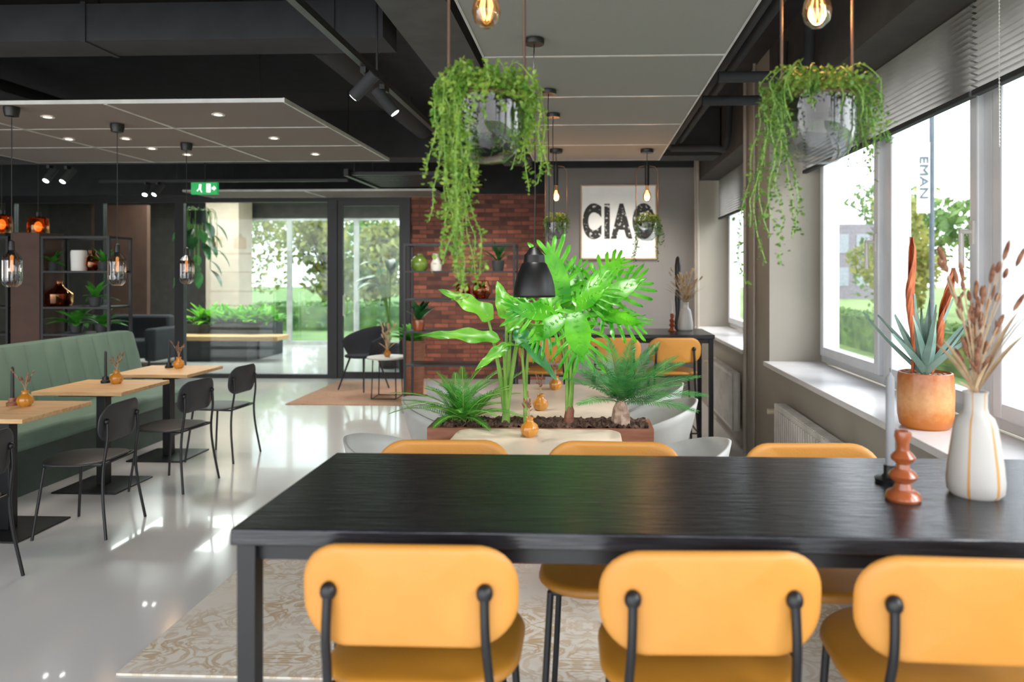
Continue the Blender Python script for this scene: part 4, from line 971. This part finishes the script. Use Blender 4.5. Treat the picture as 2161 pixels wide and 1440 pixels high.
for i,(x,y,h,r,mt) in enumerate(((-9.8,26,4.2,1.7,m_treey),(-14,27,4.6,1.9,m_tree),(-6.0,29.5,5,2,m_tree),(-11,33,5.4,2.2,m_tree),(-1.5,27,4,1.7,m_treey),(-17,34,6,2.6,m_treey),(-5,37,6,2.4,m_tree),(-7.4,25.3,3.6,1.2,m_treey),(-12.5,38,6,2.4,m_treey),(-8,42,6,2.6,m_tree),
        (9.8,17.0,3.4,1.5,m_tree),(12.5,28,5,2.4,m_tree),(9.3,12.8,3.6,1.5,m_tree),(15,23,4.8,2.1,m_treey),(24,36,6,3,m_tree),(8.9,9.4,5.0,1.3,m_tree),(18,30,5.5,2.4,m_tree),(10.0,23,4.2,1.6,m_treey),(12.8,19.5,4.0,1.6,m_treey))):
    tree(x,y,h,r,mt,100+i,'yellow green leafy tree outside' if mt is m_treey else 'leafy green tree outside the windows')
def hedge(x0,x1,y0,y1,h,seed):
    q=random.Random(seed); l=MB().box(x0+.1,x1-.1,y0+.1,y1-.1,-.25,h-.1)
    for i in range(2500):
        p=(q.uniform(x0,x1),q.uniform(y0,y1),h) if q.random()<.4 else (q.choice((x0,x1)) if q.random()<.5 else q.uniform(x0,x1),y0 if q.random()<.6 else q.uniform(y0,y1),q.uniform(-.1,h))
        m=frame(p,(q.uniform(-1,1),q.uniform(-1,1),q.uniform(-1,1)),(q.uniform(-1,1),q.uniform(-1,1),1)); s=.1; l.add([(-s,0,0),(0,-s*.6,0),(s,0,0),(0,s*.6,0)],[[0,1,2,3]],m)
    single('hedge',l,m_tree,'clipped green hedge outside the windows','hedge',smooth=False)
hedge(6.4,7.0,3,28,.6,5); hedge(-18,2,22,23,.6,6)
t=thing('building','grey purple building outside beyond the path','building',(18.5,50,-.25))
part(t,'building_body',MB().box(-3.2,3,0,6,0,5.2),m_bldg,smooth=False)
w=MB()
for i in range(4):
    for k in range(2): w.box(-2.8+i*1.45,-1.9+i*1.45,-.03,0,.9+k*2.3,2.2+k*2.3)
part(t,'facade_windows',w,m_bwin,smooth=False)
p=W(1966,420,9.0)
t=thing('banner','slim dark upright pole with vertical lettering outside','sign',(p.x,p.y,-.25))
part(t,'pole',MB().cyl((0,0,0),(0,0,4.2),.03,n=12),m_sign)
me=text_mesh('lettering','EMAN',.15,ext=.004); me.materials.append(m_sign)
for v in me.vertices: v.co=Vector((-.11+v.co.y*1.0,-.02-v.co.z,3.05-v.co.x*1.35))
o=bpy.data.objects.new('lettering',me); COL.objects.link(o); o.parent=t
part(t,'banner_panel',MB().box(-.19,.0,-.012,0,2.6,3.5),m_canvas,smooth=False)
# ---------------------------------------------------------------- lights
lamp('sun_light','SUN',(20,-6,20),7.0,(1,.97,.93),math.radians(40),target=(0,4,5) )
for n_,(x,y) in enumerate(((-3.5,5.3),(-3.5,6.6),(-4.8,5.8),(-3,9),(-1.6,9.3),(-1.6,7.2),(.4,8.4))):
    lamp('downlight_and_fill_lamp','SPOT',(x,y,2.66),80 if n_<4 else 130,(1,.92,.82),.25,spot=math.radians(130),target=(x,y+(.6 if n_>3 else 0),0))  # panel downlights first, the rest added fill without fixtures for brick and walls
lamp('track_lamp','SPOT',(-1.15,4.2,2.55),150,(1,.95,.88),.05,spot=math.radians(50),target=(-.25,4.0,1.2))
lamp('plant_lamp','SPOT',(-.25,3.3,2.65),120,(1,.97,.9),.08,spot=math.radians(60),target=(-.2,4.05,1.2))
lamp('shrub_fill_light','SPOT',(-6.6,12.2,2.9),350,(1,.97,.92),.1,spot=math.radians(70),target=(-6.7,13.3,.7))  # added spot without a fixture, brightens the backlit shrubs
for x in (-7.5,-4.5): lamp('lobby_fill_light','AREA',(x,13,3.3),300,(1,.98,.95),2.0,target=(x,13,0))  # added fill hidden above the header, brightens the lobby
for p in ((x1,y1,2.29),(x2,y2,2.29)): lamp('bulb_lamp','POINT',p,6,(1,.65,.35),.03)
for p in ((xa.x,xa.y,2.29),(xb.x,xb.y,2.29)): lamp('bulb_lamp','POINT',p,8,(1,.65,.35),.03)
for x,y in TB: lamp('bulb_lamp','POINT',(x-.03,y+.1,1.62),3,(1,.65,.35),.03)
w=bpy.data.worlds.new('sky'); bpy.context.scene.world=w; w.use_nodes=True; nt=w.node_tree; N=nt.nodes; L=nt.links; N.clear()
out=N.new('ShaderNodeOutputWorld'); bg=N.new('ShaderNodeBackground'); tc_=N.new('ShaderNodeTexCoord'); sp=N.new('ShaderNodeSeparateXYZ'); rp=N.new('ShaderNodeValToRGB')
L.new(tc_.outputs['Generated'],sp.inputs[0]); L.new(sp.outputs[2],rp.inputs[0])
e=rp.color_ramp.elements; e[0].position=0; e[0].color=(.90,.905,.90,1); e[1].position=.6; e[1].color=(.80,.86,.96,1)
L.new(rp.outputs[0],bg.inputs[0]); bg.inputs[1].default_value=5.5; L.new(bg.outputs[0],out.inputs[0])
cd=bpy.data.cameras.new('camera'); cam=bpy.data.objects.new('camera',cd); COL.objects.link(cam)
cam.location=(0,0,1.6); cam.rotation_euler=(pi/2,0,TH); cd.sensor_width=36; cd.lens=F/2161*36
cd.shift_x=-102.4/2161; cd.shift_y=-145/2161; cd.clip_start=.05; cd.clip_end=300
cd.dof.use_dof=True; cd.dof.focus_distance=3.3; cd.dof.aperture_fstop=2.2
bpy.context.scene.camera=cam
sc=bpy.context.scene; sc.view_settings.view_transform='Standard'
sc.view_settings.look='None'
sc.view_settings.exposure=-.3
sc.view_settings.gamma=1.05
